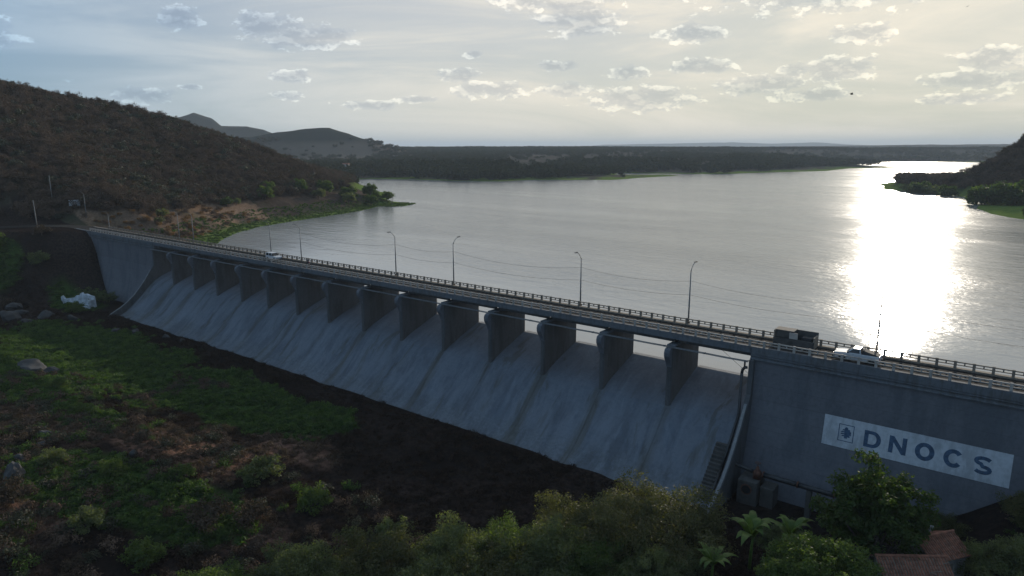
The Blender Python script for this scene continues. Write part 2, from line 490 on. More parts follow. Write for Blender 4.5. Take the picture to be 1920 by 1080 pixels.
def poly_sd(P, px, py):
    """signed distance, positive outside the polygon"""
    A = P; B = np.roll(P, -1, 0)
    d2 = np.full(px.shape, 1e18); ins = np.zeros(px.shape, bool)
    for (ax, ay), (bx, by) in zip(A, B):
        ex, ey = bx - ax, by - ay
        t = np.clip(((px - ax) * ex + (py - ay) * ey) / (ex * ex + ey * ey + 1e-9), 0, 1)
        dx, dy = px - ax - t * ex, py - ay - t * ey
        d2 = np.minimum(d2, dx * dx + dy * dy)
        c = ((ay > py) != (by > py)) & (px < (bx - ax) * (py - ay) / (by - ay + 1e-12) + ax)
        ins ^= c
    d = np.sqrt(d2)
    return np.where(ins, -d, d)


def ridge(px, py, pts, width, base, ex=1.0):
    """terrain raised along a crest line (x, y, z)"""
    pts = np.array(pts, float); out = np.full(px.shape, float(base))
    for a, b in zip(pts[:-1], pts[1:]):
        e = b - a
        t = np.clip(((px - a[0]) * e[0] + (py - a[1]) * e[1]) / (e[0] ** 2 + e[1] ** 2 + 1e-9), 0, 1)
        dx, dy = px - a[0] - t * e[0], py - a[1] - t * e[1]
        zc = a[2] + t * e[2]
        out = np.maximum(out, base + (zc - base) * np.exp(-((dx * dx + dy * dy) / width ** 2) ** ex))
    return out


LEFT_RIDGE = [(-470, -420, 40), (-450, -200, 52), (-430, -60, 58), (-415, 23, 54), (-409, 45, 50), (-406, 53, 48.5), (-403, 62, 46), (-399, 73, 40), (-392, 88, 29.5),
              (-384, 106, 21.5), (-368, 134, 15), (-351, 161, 8), (-336, 180, 3), (-324, 194, -2)]
RIGHT_RIDGE = [(-75, 505, -4), (-58, 441, 5), (-45, 453, 9), (-32, 466, 16), (-15, 480, 24), (20, 500, 42), (80, 520, 66), (200, 500, 80), (260, 300, 70), (230, 100, 50), (200, -80, 45)]
BLUE = [(-2300, 700, 70), (-2100, 851, 106), (-2090, 871, 134), (-2079, 895, 120), (-2065, 925, 104), (-2048, 958, 126), (-2029, 994, 142), (-2011, 1028, 128),
        (-1994, 1059, 100), (-1959, 1117, 101), (-1935, 1156, 89), (-1911, 1191, 73), (-1874, 1245, 47)]
NEARB = [(-1400, 600, 40), (-1273, 705, 46), (-1245, 748, 57), (-1222, 782, 62), (-1187, 829, 66), (-1164, 858, 56), (-1143, 883, 45), (-1111, 920, 27), (-1085, 948, 19)]
PALE = [(-5745, 9292, 34), (-5461, 9461, 66), (-4739, 9839, 82), (-3800, 10235, 104), (-3229, 10427, 79), (-2675, 10582, 101), (-2199, 10690, 62), (-1868, 10752, 40)]
PLAT = [(-3300, 2900, 24), (-1861, 3225, 25), (-1237, 3505, 25), (-759, 3635, 31), (-428, 3688, 36), (-126, 3710, 38), (146, 3709, 40), (900, 3600, 44)]


def xedge(y):
    return np.where(y > -3, -238.0, -238.0 + 1.45 * np.clip(y + 3, -60, 0))


def down_z(x, y):
    z = -18.3 + 1.1 * fbm(x, y, 38, 4, 3) + 0.45 * fbm(x, y, 7, 3, 9)
    toe = sstep((y + 16) / 6.0)
    z = z * (1 - toe) + (-18.7 + 0.2 * fbm(x, y, 5, 2, 4)) * toe
    z += 4.6 * sstep((-y - 33) / 22) * sstep((-66 - x) / 30)           # rise in the far lower corner
    s = x - xedge(y)
    wd = 16 + 42 * np.clip(-y / 40.0, 0, 1) ** 0.8
    k = sstep(s / wd)
    z = z * k + (0.6 * fbm(x, y, 20, 3, 5) * sstep((np.abs(s)) / 8)) * (1 - k)
    z += 0.8 * fbm(x, y, 9, 4, 11) * sstep(s / 6) * (1 - k)
    r = sstep((x + 13) / 32)
    z = z + (17.0 * r) * (1 - 0.72 * sstep((-y - 8) / 16))
    z += 3.2 * sstep((-y - 13) / 12) * sstep((x + 42) / 22) * (1 - sstep((x + 6) / 10) * 0.6)
    z += 9.0 * sstep((-y - 62) / 40) * sstep((x + 120) / 60)
    return z


def ground_z(x, y, want=False):
    x = np.asarray(x, float); y = np.asarray(y, float)
    d = poly_sd(LAKE, x, y)
    d = np.maximum(d, 0.0) * (d > 0) + np.minimum(d, 0.0)
    ds = poly_sd(SPIT, x, y)
    d = np.maximum(d, -ds)
    d = d + 1.6 * fbm(x, y, 14, 3, 21)
    r = np.hypot(x, y + 88)
    shore = WL - 0.25 + 0.055 * np.clip(d, 0, 14) + 0.45 * np.maximum(d - 14, 0)
    rough = 1.8 * fbm(x, y, 55, 4, 31) + 0.8 * fbm(x, y, 14, 3, 33)
    hill = ridge(x, y, LEFT_RIDGE, 105, -1.0)
    hill = np.maximum(hill, ridge(x, y, RIGHT_RIDGE, 75, -30.0))
    amt = sstep((hill + 1) / 20)
    hill = hill + rough * amt * 1.3
    # rolling country beyond the lake
    far = WL + 1.5 + 25.0 * sstep((r - 560) / 1500) + (6.5 * fbm(x, y, 420, 4, 41) + 2.5 * fbm(x, y, 120, 3, 43)) * sstep((r - 520) / 400) * (1 - 0.55 * sstep((r - 1400) / 1200))
    far = np.where(r > 520, far, -1.0 + 0.0 * far)
    far = np.where(r > 520, np.maximum(far, WL + 1.6 + 0.8 * fbm(x, y, 60, 3, 45)), far)
    far = far + 5.5 * np.exp(-(((x + 470) / 90) ** 2 + ((y - 560) / 90) ** 2)) + 4.0 * np.exp(-(((x + 610) / 120) ** 2 + ((y - 470) / 80) ** 2))
    for R, wdt in ((BLUE, 105), (NEARB, 120), (PALE, 600), (PLAT, 420)):
        far = np.maximum(far, ridge(x, y, R, wdt, -40.0, 0.62 if wdt < 200 else 1.0))
    far = far + np.where(far > 34, 3.5 * fbm(x, y, 90, 4, 47), 0)
    land = np.maximum(hill, far)
    # the far shore rises gently
    slope2 = np.where(r > 420, 0.045, 0.0)
    shore_far = WL - 0.25 + 0.03 * np.clip(d, 0, 60) + 0.10 * np.maximum(d - 60, 0)
    fw = 52 - 38 * sstep((y - 385) / 50)
    shore_head = WL - 0.25 + 0.045 * np.clip(d, 0, fw) + 1.1 * np.maximum(d - fw, 0)
    up = np.minimum(land, np.where((r > 520) & (x < -150), shore_far, np.where((x > -150) & (y > 230) & (r < 700), shore_head, np.where(r > 700, shore_far, shore))))
    up = np.where(d > 0, up, WL - 0.25 - 0.3 * np.clip(-d, 0, 12))
    dn = down_z(x, y)
    s = x - xedge(y)
    left = np.maximum(hill + 1.0, 0.0) * sstep((-s - 26) / 30)
    dn = np.where(s < 0, left + 0.0, dn)
    k = sstep((y - 3.0) / 9.0)
    k = np.where((x > -236) & (x < 62), (y > 4.5).astype(float), k)
    z = dn * (1 - k) + up * k
    z = np.where((x > -193) & (x < -27.5) & (y > -7) & (y < 9.2), -21.5, z)
    # road bench kept level
    return (z, d) if want else z


# polar sheet: fine where the view is, coarse elsewhere
ang = np.concatenate([np.linspace(-52, 50, 620), np.linspace(52, 306, 90)])
ang = np.radians(-37.6 + ang)
rad = np.concatenate([[2.0], np.geomspace(14, 60, 40, endpoint=False), np.geomspace(60, 420, 230, endpoint=False), np.geomspace(420, 2600, 110, endpoint=False), np.geomspace(2600, 22000, 40)])
A, R = np.meshgrid(ang, rad)
GX = R * np.sin(A); GY = -88 + R * np.cos(A)
GZ, GD = ground_z(GX, GY, True)
nr, na = GX.shape
V = np.stack([GX.ravel(), GY.ravel(), GZ.ravel()], 1)
ii, jj = np.meshgrid(np.arange(nr - 1), np.arange(na), indexing='ij')
j2 = (jj + 1) % na
Q = np.stack([(ii * na + jj).ravel(), (ii * na + j2).ravel(), ((ii + 1) * na + j2).ravel(), ((ii + 1) * na + jj).ravel()], 1)
gme = np_mesh('ground', V, quads=Q[:, ::-1])
gme.polygons.foreach_set('use_smooth', [True] * len(gme.polygons))


def masks(x, y, z, d):
    """green herbs, reddish dry litter, shore grass, pale soil: real patches of cover"""
    nb = fbm(x, y, 22, 4, 51)
    nf = fbm(x, y, 6, 3, 53)
    def ell(cx, cy, rx, ry, rot=0.0):
        c, s_ = math.cos(rot), math.sin(rot)
        u = ((x - cx) * c + (y - cy) * s_) / rx; v = (-(x - cx) * s_ + (y - cy) * c) / ry
        return 1 - np.sqrt(u * u + v * v)
    g = np.maximum.reduce([ell(-158, -32, 48, 17, -0.12), ell(-112, -27, 26, 9, -0.05), ell(-140, -46, 22, 12), ell(-112, -50, 10, 6),
                           ell(-86, -58, 16, 7, 0.3), ell(-75, -52, 9, 6), ell(-92, -24, 10, 5), ell(-246, -24, 10, 8), ell(-215, -12, 16, 6)])
    green = sstep((g + 0.35 * nb + 0.25 * nf + 0.05) / 0.35)
    rd = np.maximum.reduce([ell(-116, -55, 20, 9, 0.2), ell(-96, -46, 12, 7), ell(-70, -50, 9, 6), ell(-92, -66, 18, 8), ell(-88, -43, 9, 6), ell(-82, -33, 12, 5)])
    red = sstep((rd + 0.4 * nb + 0.3 * nf) / 0.4)
    downs = y < 4
    shore = np.where(~downs, sstep((17 + 5 * nb - d) / 5) * (d > -3), 0)
    far = np.hypot(x, y + 88) > 480
    head = (x > -150) & (y > 230) & (y < 600)
    fw = 52 - 38 * sstep((y - 385) / 50)
    shore = np.where(far & ~downs, sstep((42 + 40 * nb - d) / 12), shore)
    shore = np.where(head, sstep((fw + 6 + 8 * nb - d) / 6) * (d > -3), shore)
    soil = np.where((x < -236) & (x > -330) & (y > 8) & (y < 95), sstep((d - 12) / 5) * sstep((52 + 14 * nb - d) / 10), 0)
    soil = soil * (0.35 + 0.65 * sstep((nb + 0.3) / 0.5))
    return np.where(downs, green, shore), np.where(downs, red, 0), soil


mg, mr, ms = masks(GX, GY, GZ, GD)
for nm, arr in (('green', mg), ('red', mr), ('soil', ms), ('down', (GY < 4) & (GX > -285))):
    at = gme.attributes.new(nm, 'FLOAT', 'POINT')
    at.data.foreach_set('value', np.asarray(arr, np.float32).ravel())

m, t = new_mat('ground_cover')
pos = t.n('ShaderNodeNewGeometry').outputs['Position']
att = {}
for nm in ('green', 'red', 'soil', 'down'):
    a_ = t.n('ShaderNodeAttribute'); a_.attribute_name = nm; att[nm] = a_.outputs['Fac']
nA = t.noise(pos, 0.35, 7, 0.65)
nB = t.noise(pos, 0.03, 6, 0.6)
nC = t.noise(pos, 1.6, 6, 0.7)
nF = t.noise(pos, 0.004, 8, 0.6)
upc = t.mix(t.map(nA, 0.35, 0.65), (0.046, 0.034, 0.027), (0.080, 0.060, 0.048))
upc = t.mix(t.map(nB, 0.45, 0.62), upc, (0.045, 0.050, 0.030))
farc = t.mix(t.map(nF, 0.42, 0.62), (0.060, 0.054, 0.044), (0.120, 0.100, 0.080))
sz_ = t.n('ShaderNodeSeparateXYZ'); t.put(sz_.inputs[0], pos)
farc = t.mix(t.map(sz_.outputs[2], 27, 42), farc, (0.026, 0.031, 0.026))
rr = t.vmath('LENGTH', pos)
upc = t.mix(t.map(rr, 450, 800), upc, farc)
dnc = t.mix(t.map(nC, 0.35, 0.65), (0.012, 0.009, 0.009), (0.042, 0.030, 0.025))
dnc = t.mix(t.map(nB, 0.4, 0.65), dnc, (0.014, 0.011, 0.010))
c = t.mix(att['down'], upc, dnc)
c = t.mix(att['red'], c, t.mix(t.map(nC, 0.35, 0.62), (0.05, 0.029, 0.021), (0.16, 0.095, 0.07)))
c = t.mix(t.math('MULTIPLY', att['green'], t.map(nC, 0.25, 0.5, 0.6, 1.0)), c, t.mix(att['down'], t.mix(t.map(nA, 0.3, 0.7), (0.085, 0.13, 0.03), (0.14, 0.19, 0.045)), t.mix(t.map(nA, 0.3, 0.7), (0.021, 0.043, 0.012), (0.048, 0.082, 0.019))))
c = t.mix(att['soil'], c, t.mix(t.map(nC, 0.35, 0.65), (0.13, 0.085, 0.057), (0.26, 0.175, 0.12)))
hgt = t.math('ADD', t.math('MULTIPLY', nC, 0.5), t.math('MULTIPLY', nA, 1.5))
principled(t, c, 1.0, 0, hgt, 0.8, 0.5, spec=0.0)
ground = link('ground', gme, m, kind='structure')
M['ground'] = m

# water
m, t = new_mat('lake_water')
pos = t.n('ShaderNodeNewGeometry').outputs['Position']
wv1 = t.noise(t.scalevec(pos, (0.75, 1.5, 1.0)), 0.9, 3, 0.55, 0.2)
wv2 = t.noise(t.scalevec(pos, (0.11, 0.28, 1.0)), 1.0, 3, 0.5)
wv3 = t.noise(t.scalevec(pos, (0.004, 0.012, 1.0)), 1.0, 4, 0.55)
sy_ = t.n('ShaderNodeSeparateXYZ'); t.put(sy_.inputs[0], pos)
lee = t.map(t.math('ADD', sy_.outputs[1], t.math('MULTIPLY', wv3, 16.0)), 36.0, 78.0)     # sheltered water behind the dam
lane = t.noise(t.scalevec(pos, (0.0035, 0.02, 1.0)), 1.0, 5, 0.6, 0.8)
calm = t.math('MULTIPLY', t.math('MULTIPLY', t.map(wv3, 0.35, 0.7, 0.75, 1.15), t.map(lane, 0.35, 0.6, 0.55, 1.1)), t.math('ADD', t.math('MULTIPLY', lee, 0.85), 0.15))
wrough = t.math('ADD', 0.05, t.math('MULTIPLY', lee, t.map(lane, 0.35, 0.6, 0.10, 0.135)))
hh = t.math('MULTIPLY', t.math('ADD', t.math('MULTIPLY', wv1, 0.14), t.math('MULTIPLY', wv2, 0.42)), calm)
reflect_tint = t.mix(t.map(t.math('ADD', sy_.outputs[1], t.math('MULTIPLY', wv3, 40.0)), 30.0, 150.0), (0.36, 0.365, 0.36), (0.185, 0.190, 0.185))  # paler toward the dam; bright sky reflection put into the body colour
p = principled(t, reflect_tint, wrough, 0, hh, 0.9, 1.0)
p.inputs['IOR'].default_value = 1.333
M['water'] = m
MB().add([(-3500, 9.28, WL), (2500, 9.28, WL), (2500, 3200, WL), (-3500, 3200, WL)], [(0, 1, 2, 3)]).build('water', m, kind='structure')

# road bench on the left bank
def ribbon(pts, width, dz, n=10):
    pts = [Vector(p) for p in pts]
    out = []
    for i in range(len(pts) - 1):
        p0 = pts[max(i - 1, 0)]; p1 = pts[i]; p2 = pts[i + 1]; p3 = pts[min(i + 2, len(pts) - 1)]
        for k in range(n):
            s = k / n
            out.append(0.5 * ((2 * p1) + (-p0 + p2) * s + (2 * p0 - 5 * p1 + 4 * p2 - p3) * s * s + (-p0 + 3 * p1 - 3 * p2 + p3) * s ** 3))
    out.append(pts[-1])
    L, Rr = [], []
    for i, p in enumerate(out):
        d = (out[min(i + 1, len(out) - 1)] - out[max(i - 1, 0)]).normalized()
        nrm = Vector((-d.y, d.x, 0))
        L.append(p + nrm * width / 2); Rr.append(p - nrm * width / 2)
    vs = [(a.x, a.y, dz) for a in L] + [(a.x, a.y, dz) for a in Rr]
    n_ = len(L)
    return vs, [(i, i + 1, n_ + i + 1, n_ + i) for i in range(n_ - 1)]


# haze: one even box of air round everything
m, t = new_mat('thin_haze')
pv = t.n('ShaderNodeVolumePrincipled')
pv.inputs['Color'].default_value = (0.80, 0.90, 1.0, 1)
pv.inputs['Density'].default_value = 0.00010
pv.inputs['Anisotropy'].default_value = 0.0
o_ = t.n('ShaderNodeOutputMaterial'); t.t.links.new(pv.outputs[0], o_.inputs['Volume'])
MB().box(-23000, 23000, -23000, 23000, -60, 190).build('haze', m, kind='stuff')
M['haze'] = m

# road on the left bank: one strip, lifted a little over the bench
rv, rf = ribbon([(-244, 2.9, 0), (-251, 2.0, 0), (-259, -3, 0), (-267, -14, 0), (-276, -32, 0), (-288, -60, 0), (-305, -100, 0)], 6.0, 0.0, 8)
rv = np.array(rv); rv[:, 2] = np.maximum(ground_z(rv[:, 0], rv[:, 1]), -0.4) + 0.22
n_ = len(rv) // 2
rz = (rv[:n_, 2] + rv[n_:, 2]) / 2
rz = np.convolve(np.pad(rz, 4, 'edge'), np.ones(9) / 9, 'valid'); rv[:n_, 2] = rz + 0.12; rv[n_:, 2] = rz + 0.12
rv[0, 2] = rv[n_, 2] = rv[1, 2] = rv[n_ + 1, 2] = 0.02
MB().add([tuple(p) for p in rv], rf).build('road', M['asphalt'], kind='structure')

# ------------------------------------------------------------------ the dam
dam = thing('dam', 'long grey concrete gravity dam with piered spillway bays and bridge deck across the lake', 'dam', (-110, 0, 0))
OX = -110.0        # children carry world coordinates minus the root's


def dpart(mb, name, mat, parent=dam, **k):
    mb.v = [(p[0] - OX, p[1], p[2]) for p in mb.v]
    return mb.build(name, mat, parent, **k)


SPILL = [(9.3, -7.2), (9.18, -7.02), (8.2, -7.0), (6.9, -7.42), (5.5, -7.9), (4.1, -8.38), (2.7, -8.86), (1.3, -9.38), (0.1, -9.9), (-1.0, -10.5), (-2.2, -11.55), (-3.5, -12.85),
         (-5.0, -14.3), (-6.5, -15.7), (-8.0, -16.95), (-9.5, -17.95), (-11.2, -18.8), (-13.2, -19.6), (-16, -20.4)]
X_L, X_R = -192.9, -27.9
BAY = 11.0
NB = 15
for k in range(NB):
    x1 = X_R - BAY * k; x0 = x1 - BAY
    mb = MB(); xs = np.linspace(x0 + 0.02, x1 - 0.02, 23)
    rows = len(SPILL)
    fine = []
    for i in range(rows - 1):
        for s_ in np.linspace(0, 1, 4, endpoint=False):
            fine.append((SPILL[i][0] * (1 - s_) + SPILL[i + 1][0] * s_, SPILL[i][1] * (1 - s_) + SPILL[i + 1][1] * s_))
    fine.append(SPILL[-1])
    vs = []
    for (yy, zz) in fine:
        off = 0.05 * fbm(xs, np.full(23, yy * 1.0), 2.3, 3, 61) * (1.0 if yy < 6 else 0.2)
        for q_, xx in enumerate(xs):
            vs.append((xx, yy - off[q_] * 0.7, zz + off[q_]))
    nx = len(xs)
    fs = [(i * nx + j, i * nx + j + 1, (i + 1) * nx + j + 1, (i + 1) * nx + j) for i in range(len(fine) - 1) for j in range(nx - 1)]
    # closed body: sides, base and upstream face
    o_ = len(vs)
    nf_ = len(fine)
    base_z = -23.0
    vs += [(xs[0], fine[0][0], base_z), (xs[-1], fine[0][0], base_z), (xs[0], fine[-1][0], base_z), (xs[-1], fine[-1][0], base_z)]
    fs += [tuple(i * nx for i in range(nf_)) + (o_ + 2, o_), tuple(i * nx + nx - 1 for i in reversed(range(nf_))) + (o_ + 1, o_ + 3)]
    fs += [tuple(range(nx)) + (o_ + 1, o_), tuple((nf_ - 1) * nx + j for j in range(nx)) + (o_ + 3, o_ + 2)]
    mb.add(vs, fs)
    dpart(mb, 'spillway_bay', M['spill'], smooth=False)

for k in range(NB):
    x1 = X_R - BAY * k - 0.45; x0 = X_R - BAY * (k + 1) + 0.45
    dpart(MB().prism([(9.34, -7.25), (9.34, -6.94), (8.35, -6.93), (8.2, -7.03), (8.2, -7.25)], x0, x1), 'sunlit_crest_strip', M['edge'])  # added pale strip, sunlight on the crest put into its colour
# piers with bracket heads that carry the service pipes
PX = [X_R - BAY * (k + 1) for k in range(NB - 1)]
def pier_mb():
    mb = MB(); hw = 0.42
    plan = [(-hw, -0.75), (-hw * 0.55, -1.0), (hw * 0.55, -1.0), (hw, -0.75), (hw, 8.6), (hw * 0.5, 9.0), (-hw * 0.5, 9.0), (-hw, 8.6)]
    n = len(plan)
    for z0, z1 in ((-12.4, -1.72),):
        vs = [(x, y, z0) for x, y in plan] + [(x, y, z1) for x, y in plan]
        fs = [(i, (i + 1) % n, n + (i + 1) % n, n + i) for i in range(n)] + [tuple(range(n - 1, -1, -1)), tuple(range(n, 2 * n))]
        mb.add(vs, fs)
    return mb
pier_me = pier_mb().mesh('pier')
brk_prof = [(-0.9, -1.74), (-1.45, -1.74), (-1.78, -1.95), (-1.95, -2.35), (-1.93, -2.85), (-1.78, -3.2), (-1.55, -3.5), (-1.3, -3.85), (-1.12, -4.25), (-0.98, -4.7)]
bracket_me = MB().prism(brk_prof, -0.40, 0.40).mesh('bracket')
cap_me = MB().box(-0.62, 0.62, -0.6, 6.3, -1.72, -1.50).mesh('bearing_cap')
for px_ in PX:
    p_ = link('pier', pier_me, M['pier'], dam, loc=(px_ - OX, 0, 0))
    link('bracket', bracket_me, M['wall'], p_)
    link('bearing_cap', cap_me, M['deckc'], p_)

# bridge spans over the bays
for k in range(NB):
    x1 = X_R - BAY * k - 0.015; x0 = X_R - BAY * (k + 1) + 0.015
    g = MB()
    for yy in (1.25, 3.0, 4.85):
        g.box(x0 + 0.25, x1 - 0.25, yy, yy + 0.35, -1.5, -0.5)
    dpart(g, 'girder', M['pier'])  # darker concrete, the shade under the deck put into its colour
    dpart(MB().prism([(-0.02, 0.0), (-0.02, -0.74), (0.20, -0.78), (0.28, -0.5), (5.85, -0.5), (5.95, -0.76), (6.15, -0.74), (6.15, 0.0)], x0, x1), 'deck_span', M['deckc'])

# solid blocks either side
NO_PROF = [(0.16, -1.62), (0.12, -4.0), (0.0, -7.0), (-0.5, -10.0), (-1.3, -13.5), (-2.4, -17.0), (-3.6, -20.5), (-3.6, -24), (9.3, -24), (9.3, -1.62)]
for (x0, x1, lab) in ((-243.0, X_L - 0.62, None), (X_R + 0.62, 66.0, None)):
    dpart(MB().prism(NO_PROF, x0, x1), 'wall_block', M['wall'])
    xa = x0 - (4 if x0 < -200 else 0.6)
    xb = x1 + (0.62 if x0 < -200 else 0)
    dpart(MB().prism([(-0.02, 0.0), (-0.02, -0.82), (0.05, -0.9), (6.1, -0.9), (6.15, 0.0)], xa, xb), 'deck_slab', M['deckc'])
    dpart(MB().prism([(-0.10, -0.90), (-0.10, -1.05), (0.02, -1.2), (0.02, -1.36), (-0.16, -1.42), (-0.16, -1.56), (0.1, -1.62), (9.3, -1.62), (9.3, -1.1), (6.2, -0.90)], xa, xb), 'cornice', M['deckc'])

# training walls at both ends of the spillway
TW = [(0.3, -1.62), (-0.45, -1.62), (-0.5, -4.0), (-0.62, -6.3), (-1.45, -7.4), (-3.1, -9.75), (-4.7, -11.7), (-6.4, -13.6), (-8.3, -15.2), (-10.4, -16.6), (-13.0, -17.9), (-14.4, -18.9),
      (-14.4, -22), (9.0, -22), (9.0, -1.62)]
for (x0, x1) in ((X_L - 0.6, X_L), (X_R, X_R + 0.6)):
    wl = dpart(MB().prism(TW, x0, x1), 'training_wall', M['pier'])
    lit_strip = MB()
    pr = TW[4:12]
    for a, b in zip(pr[:-1], pr[1:]):
        d = Vector((0, b[0] - a[0], b[1] - a[1])).normalized(); nn = Vector((0, -abs(d.z), 0)) if abs(d.y) < 0.05 else Vector((0, d.z, -d.y))
        nn = Vector((0, d.z, -d.y)) * (1 if d.z < 0 and -d.y > 0 else 1)
        if nn.y > 0: nn = -nn
        q = [(a[0] + nn.y * 0.01, a[1] + nn.z * 0.01), (a[0] + nn.y * 0.09, a[1] + nn.z * 0.09), (b[0] + nn.y * 0.09, b[1] + nn.z * 0.09), (b[0] + nn.y * 0.01, b[1] + nn.z * 0.01)]
        lit_strip.prism(q, x0 + 0.12 - OX, x1 - 0.12 - OX)
    lit_strip.build('skylit_strip', M['edge'], wl)  # added strip, skylight on the wall's upper edge put into its pale colour

# walkway: road surface on the deck and raised kerbs
dpart(MB().box(-247, 66, 0.62, 5.42, 0.004, 0.03), 'road_surface', M['asphalt'])
dpart(MB().box(-246, 66, 0.02, 0.58, 0.002, 0.16), 'kerb', M['deckc'])
dpart(MB().box(-246, 66, 5.46, 6.12, 0.002, 0.24), 'kerb', M['rail_dark'])

# stained stair strip down the last bay, next to the training wall
st = MB()
for i in range(15):
    y = -3.6 - i * 0.42
    z = np.interp(-y, [-p[0] for p in SPILL], [p[1] for p in SPILL])
    st.box(-30.35, -28.45, y - 0.42, y + 0.1, z - 0.45, z + 0.26)
dpart(st, 'stair', M['grey_panel'])

# ------------------------------------------------------------------ railings
STEP = 1.88
XS = [-3.74 - 0.0 + STEP * k for k in range(-124, 8)]
XS = [x for x in XS if x > -236]

def railing(label, y, zb, mat, group):
    root = thing('railing', label, 'railing', (XS[0], y, 0), 0, group)
    post = MB().box(-0.15, 0.15, -0.12, 0.12, zb, 1.06).mesh('post')
    top = MB().box(0.15, STEP - 0.15, -0.09, 0.09, 0.88, 1.01).mesh('top_rail')
    mid = MB().box(0.15, STEP - 0.15, -0.07, 0.07, 0.55, 0.65).mesh('middle_rail')
    stud = MB().box(STEP / 2 - 0.07, STEP / 2 + 0.07, -0.06, 0.06, 0.652, 0.878).mesh('stud')
    for i, x in enumerate(XS):
        lx = x - XS[0]
        link('post', post, mat, root, loc=(lx, 0, 0))
        if i < len(XS) - 1:
            link('top_rail', top, mat, root, loc=(lx, 0, 0))
            link('middle_rail', mid, mat, root, loc=(lx, 0, 0))
            link('stud', stud, mat, root, loc=(lx, 0, 0))
    return root
railing('dark concrete railing on the lake side of the dam road', 5.78, 0.24, M['rail_dark'], 'railings along the dam road')
railing('pale concrete railing above the spillway side of the dam road', 0.30, 0.16, M['rail_pale'], 'railings along the dam road')

# service pipes slung under the deck
for yy, zz, lab in ((-1.15, -1.66, 'outer thin service pipe resting on the pier brackets under the deck'), (-0.80, -1.64, 'inner thin service pipe slung under the deck edge')):
    r_ = thing('service_pipe', lab, 'pipe', (-110, yy, zz), 0, 'service pipes under the deck')
    tb = MB()
    for k in range(28):
        a = X_L + (X_R - X_L) * k / 28; b = X_L + (X_R - X_L) * (k + 1) / 28
        link_o = MB().tube([(a - OX, 0, 0), ((a + b) / 2 - OX, 0, -0.03), (b - OX, 0, 0)], 0.07 if yy < -1 else 0.06, 6).build('pipe_length', M['steel'], r_, smooth=True)
    for k in range(29):
        a = X_L + (X_R - X_L) * k / 28
        tb.box(a - 0.05 - OX, a + 0.05 - OX, -0.08, 0.08, -0.08, 0.08)
    tb.build('couplings', M['steel'], r_)

# black down pipe at the end of the last bay
dp = thing('down_pipe', 'thick black drain pipe running down beside the end wall of the spillway', 'pipe', (-28.6, -0.9, -2))
def lp(pts, r, seg, o): return MB().tube([(p[0] - o[0], p[1] - o[1], p[2] - o[2]) for p in pts], r, seg)
O = (-28.6, -0.9, -2)
lp([(-27.95, -0.75, -2.55), (-28.3, -0.78, -2.65), (-28.52, -0.82, -2.95), (-28.58, -0.85, -3.4)], 0.2, 10, O).build('elbow', M['black_pipe'], dp, smooth=True)
lp([(-28.3, -0.8, -1.72), (-28.3, -0.8, -2.5)], 0.12, 10, O).build('stub', M['black_pipe'], dp, smooth=True)
lp([(-28.58, -0.85, -3.4), (-28.58, -0.9, -9.0), (-28.6, -1.35, -9.8), (-28.6, -3.4, -12.1), (-28.6, -6.2, -14.9)], 0.2, 10, O).build('riser', M['black_pipe'], dp, smooth=True)
lp([(-28.6, -6.2, -14.9), (-28.6, -8.3, -16.7), (-28.6, -9.6, -17.6)], 0.17, 10, O).build('tail', M['black_pipe'], dp, smooth=True)
cb = thing('stay_cable', 'thin cable slanting across the last open bay beside the black drain pipe', 'cable', (-32, 3, -5))
MB().tube([(-3.5, 3.2, 3.1), (3.2, 4.6, -2.3)], 0.03, 5).build('strand', M['wire'], cb)

# ------------------------------------------------------------------ painted sign on the wall
def wall_y(z):
    zs = [p[1] for p in NO_PROF[:7]][::-1]; ys = [p[0] for p in NO_PROF[:7]][::-1]
    return float(np.interp(z, zs, ys))
SX0, SX1, SZ1, SZ0 = -18.1, 1.15, -6.85, -10.55
sign = thing('wall_sign', 'long white painted sign with blue letters DNOCS and a framed emblem on the dam wall', 'sign', ((SX0 + SX1) / 2, 0, (SZ0 + SZ1) / 2))
scx, scz = (SX0 + SX1) / 2, (SZ0 + SZ1) / 2
def on_wall(u, z, lift):
    """u along the wall in world x, z height -> local point in front of the wall"""
    return (u - scx, wall_y(z) - lift, z - scz)
mb = MB()
zz_ = np.linspace(SZ0, SZ1, 5)
for a, b in zip(zz_[:-1], zz_[1:]):
    p = [on_wall(SX0, a, 0.012), on_wall(SX1, a, 0.012), on_wall(SX1, b, 0.012), on_wall(SX0, b, 0.012)]
    q = [on_wall(SX0, a, -0.02), on_wall(SX1, a, -0.02), on_wall(SX1, b, -0.02), on_wall(SX0, b, -0.02)]
    mb.add(p + q, [(0, 1, 2, 3), (7, 6, 5, 4), (0, 4, 5, 1), (2, 6, 7, 3), (0, 3, 7, 4), (1, 5, 6, 2)])
mb.build('white_field', M['signwhite'], sign, fix=False)

def arc(cx, cz, rx, rz, a0, a1, n=14):
    return [(cx + rx * math.cos(math.radians(a0 + (a1 - a0) * i / n)), cz + rz * math.sin(math.radians(a0 + (a1 - a0) * i / n))) for i in range(n + 1)]

def stroke_poly(outer, inner):
    """strip between two equally long outlines"""
    return [[outer[i], outer[i + 1], inner[i + 1], inner[i]] for i in range(len(outer) - 1)]

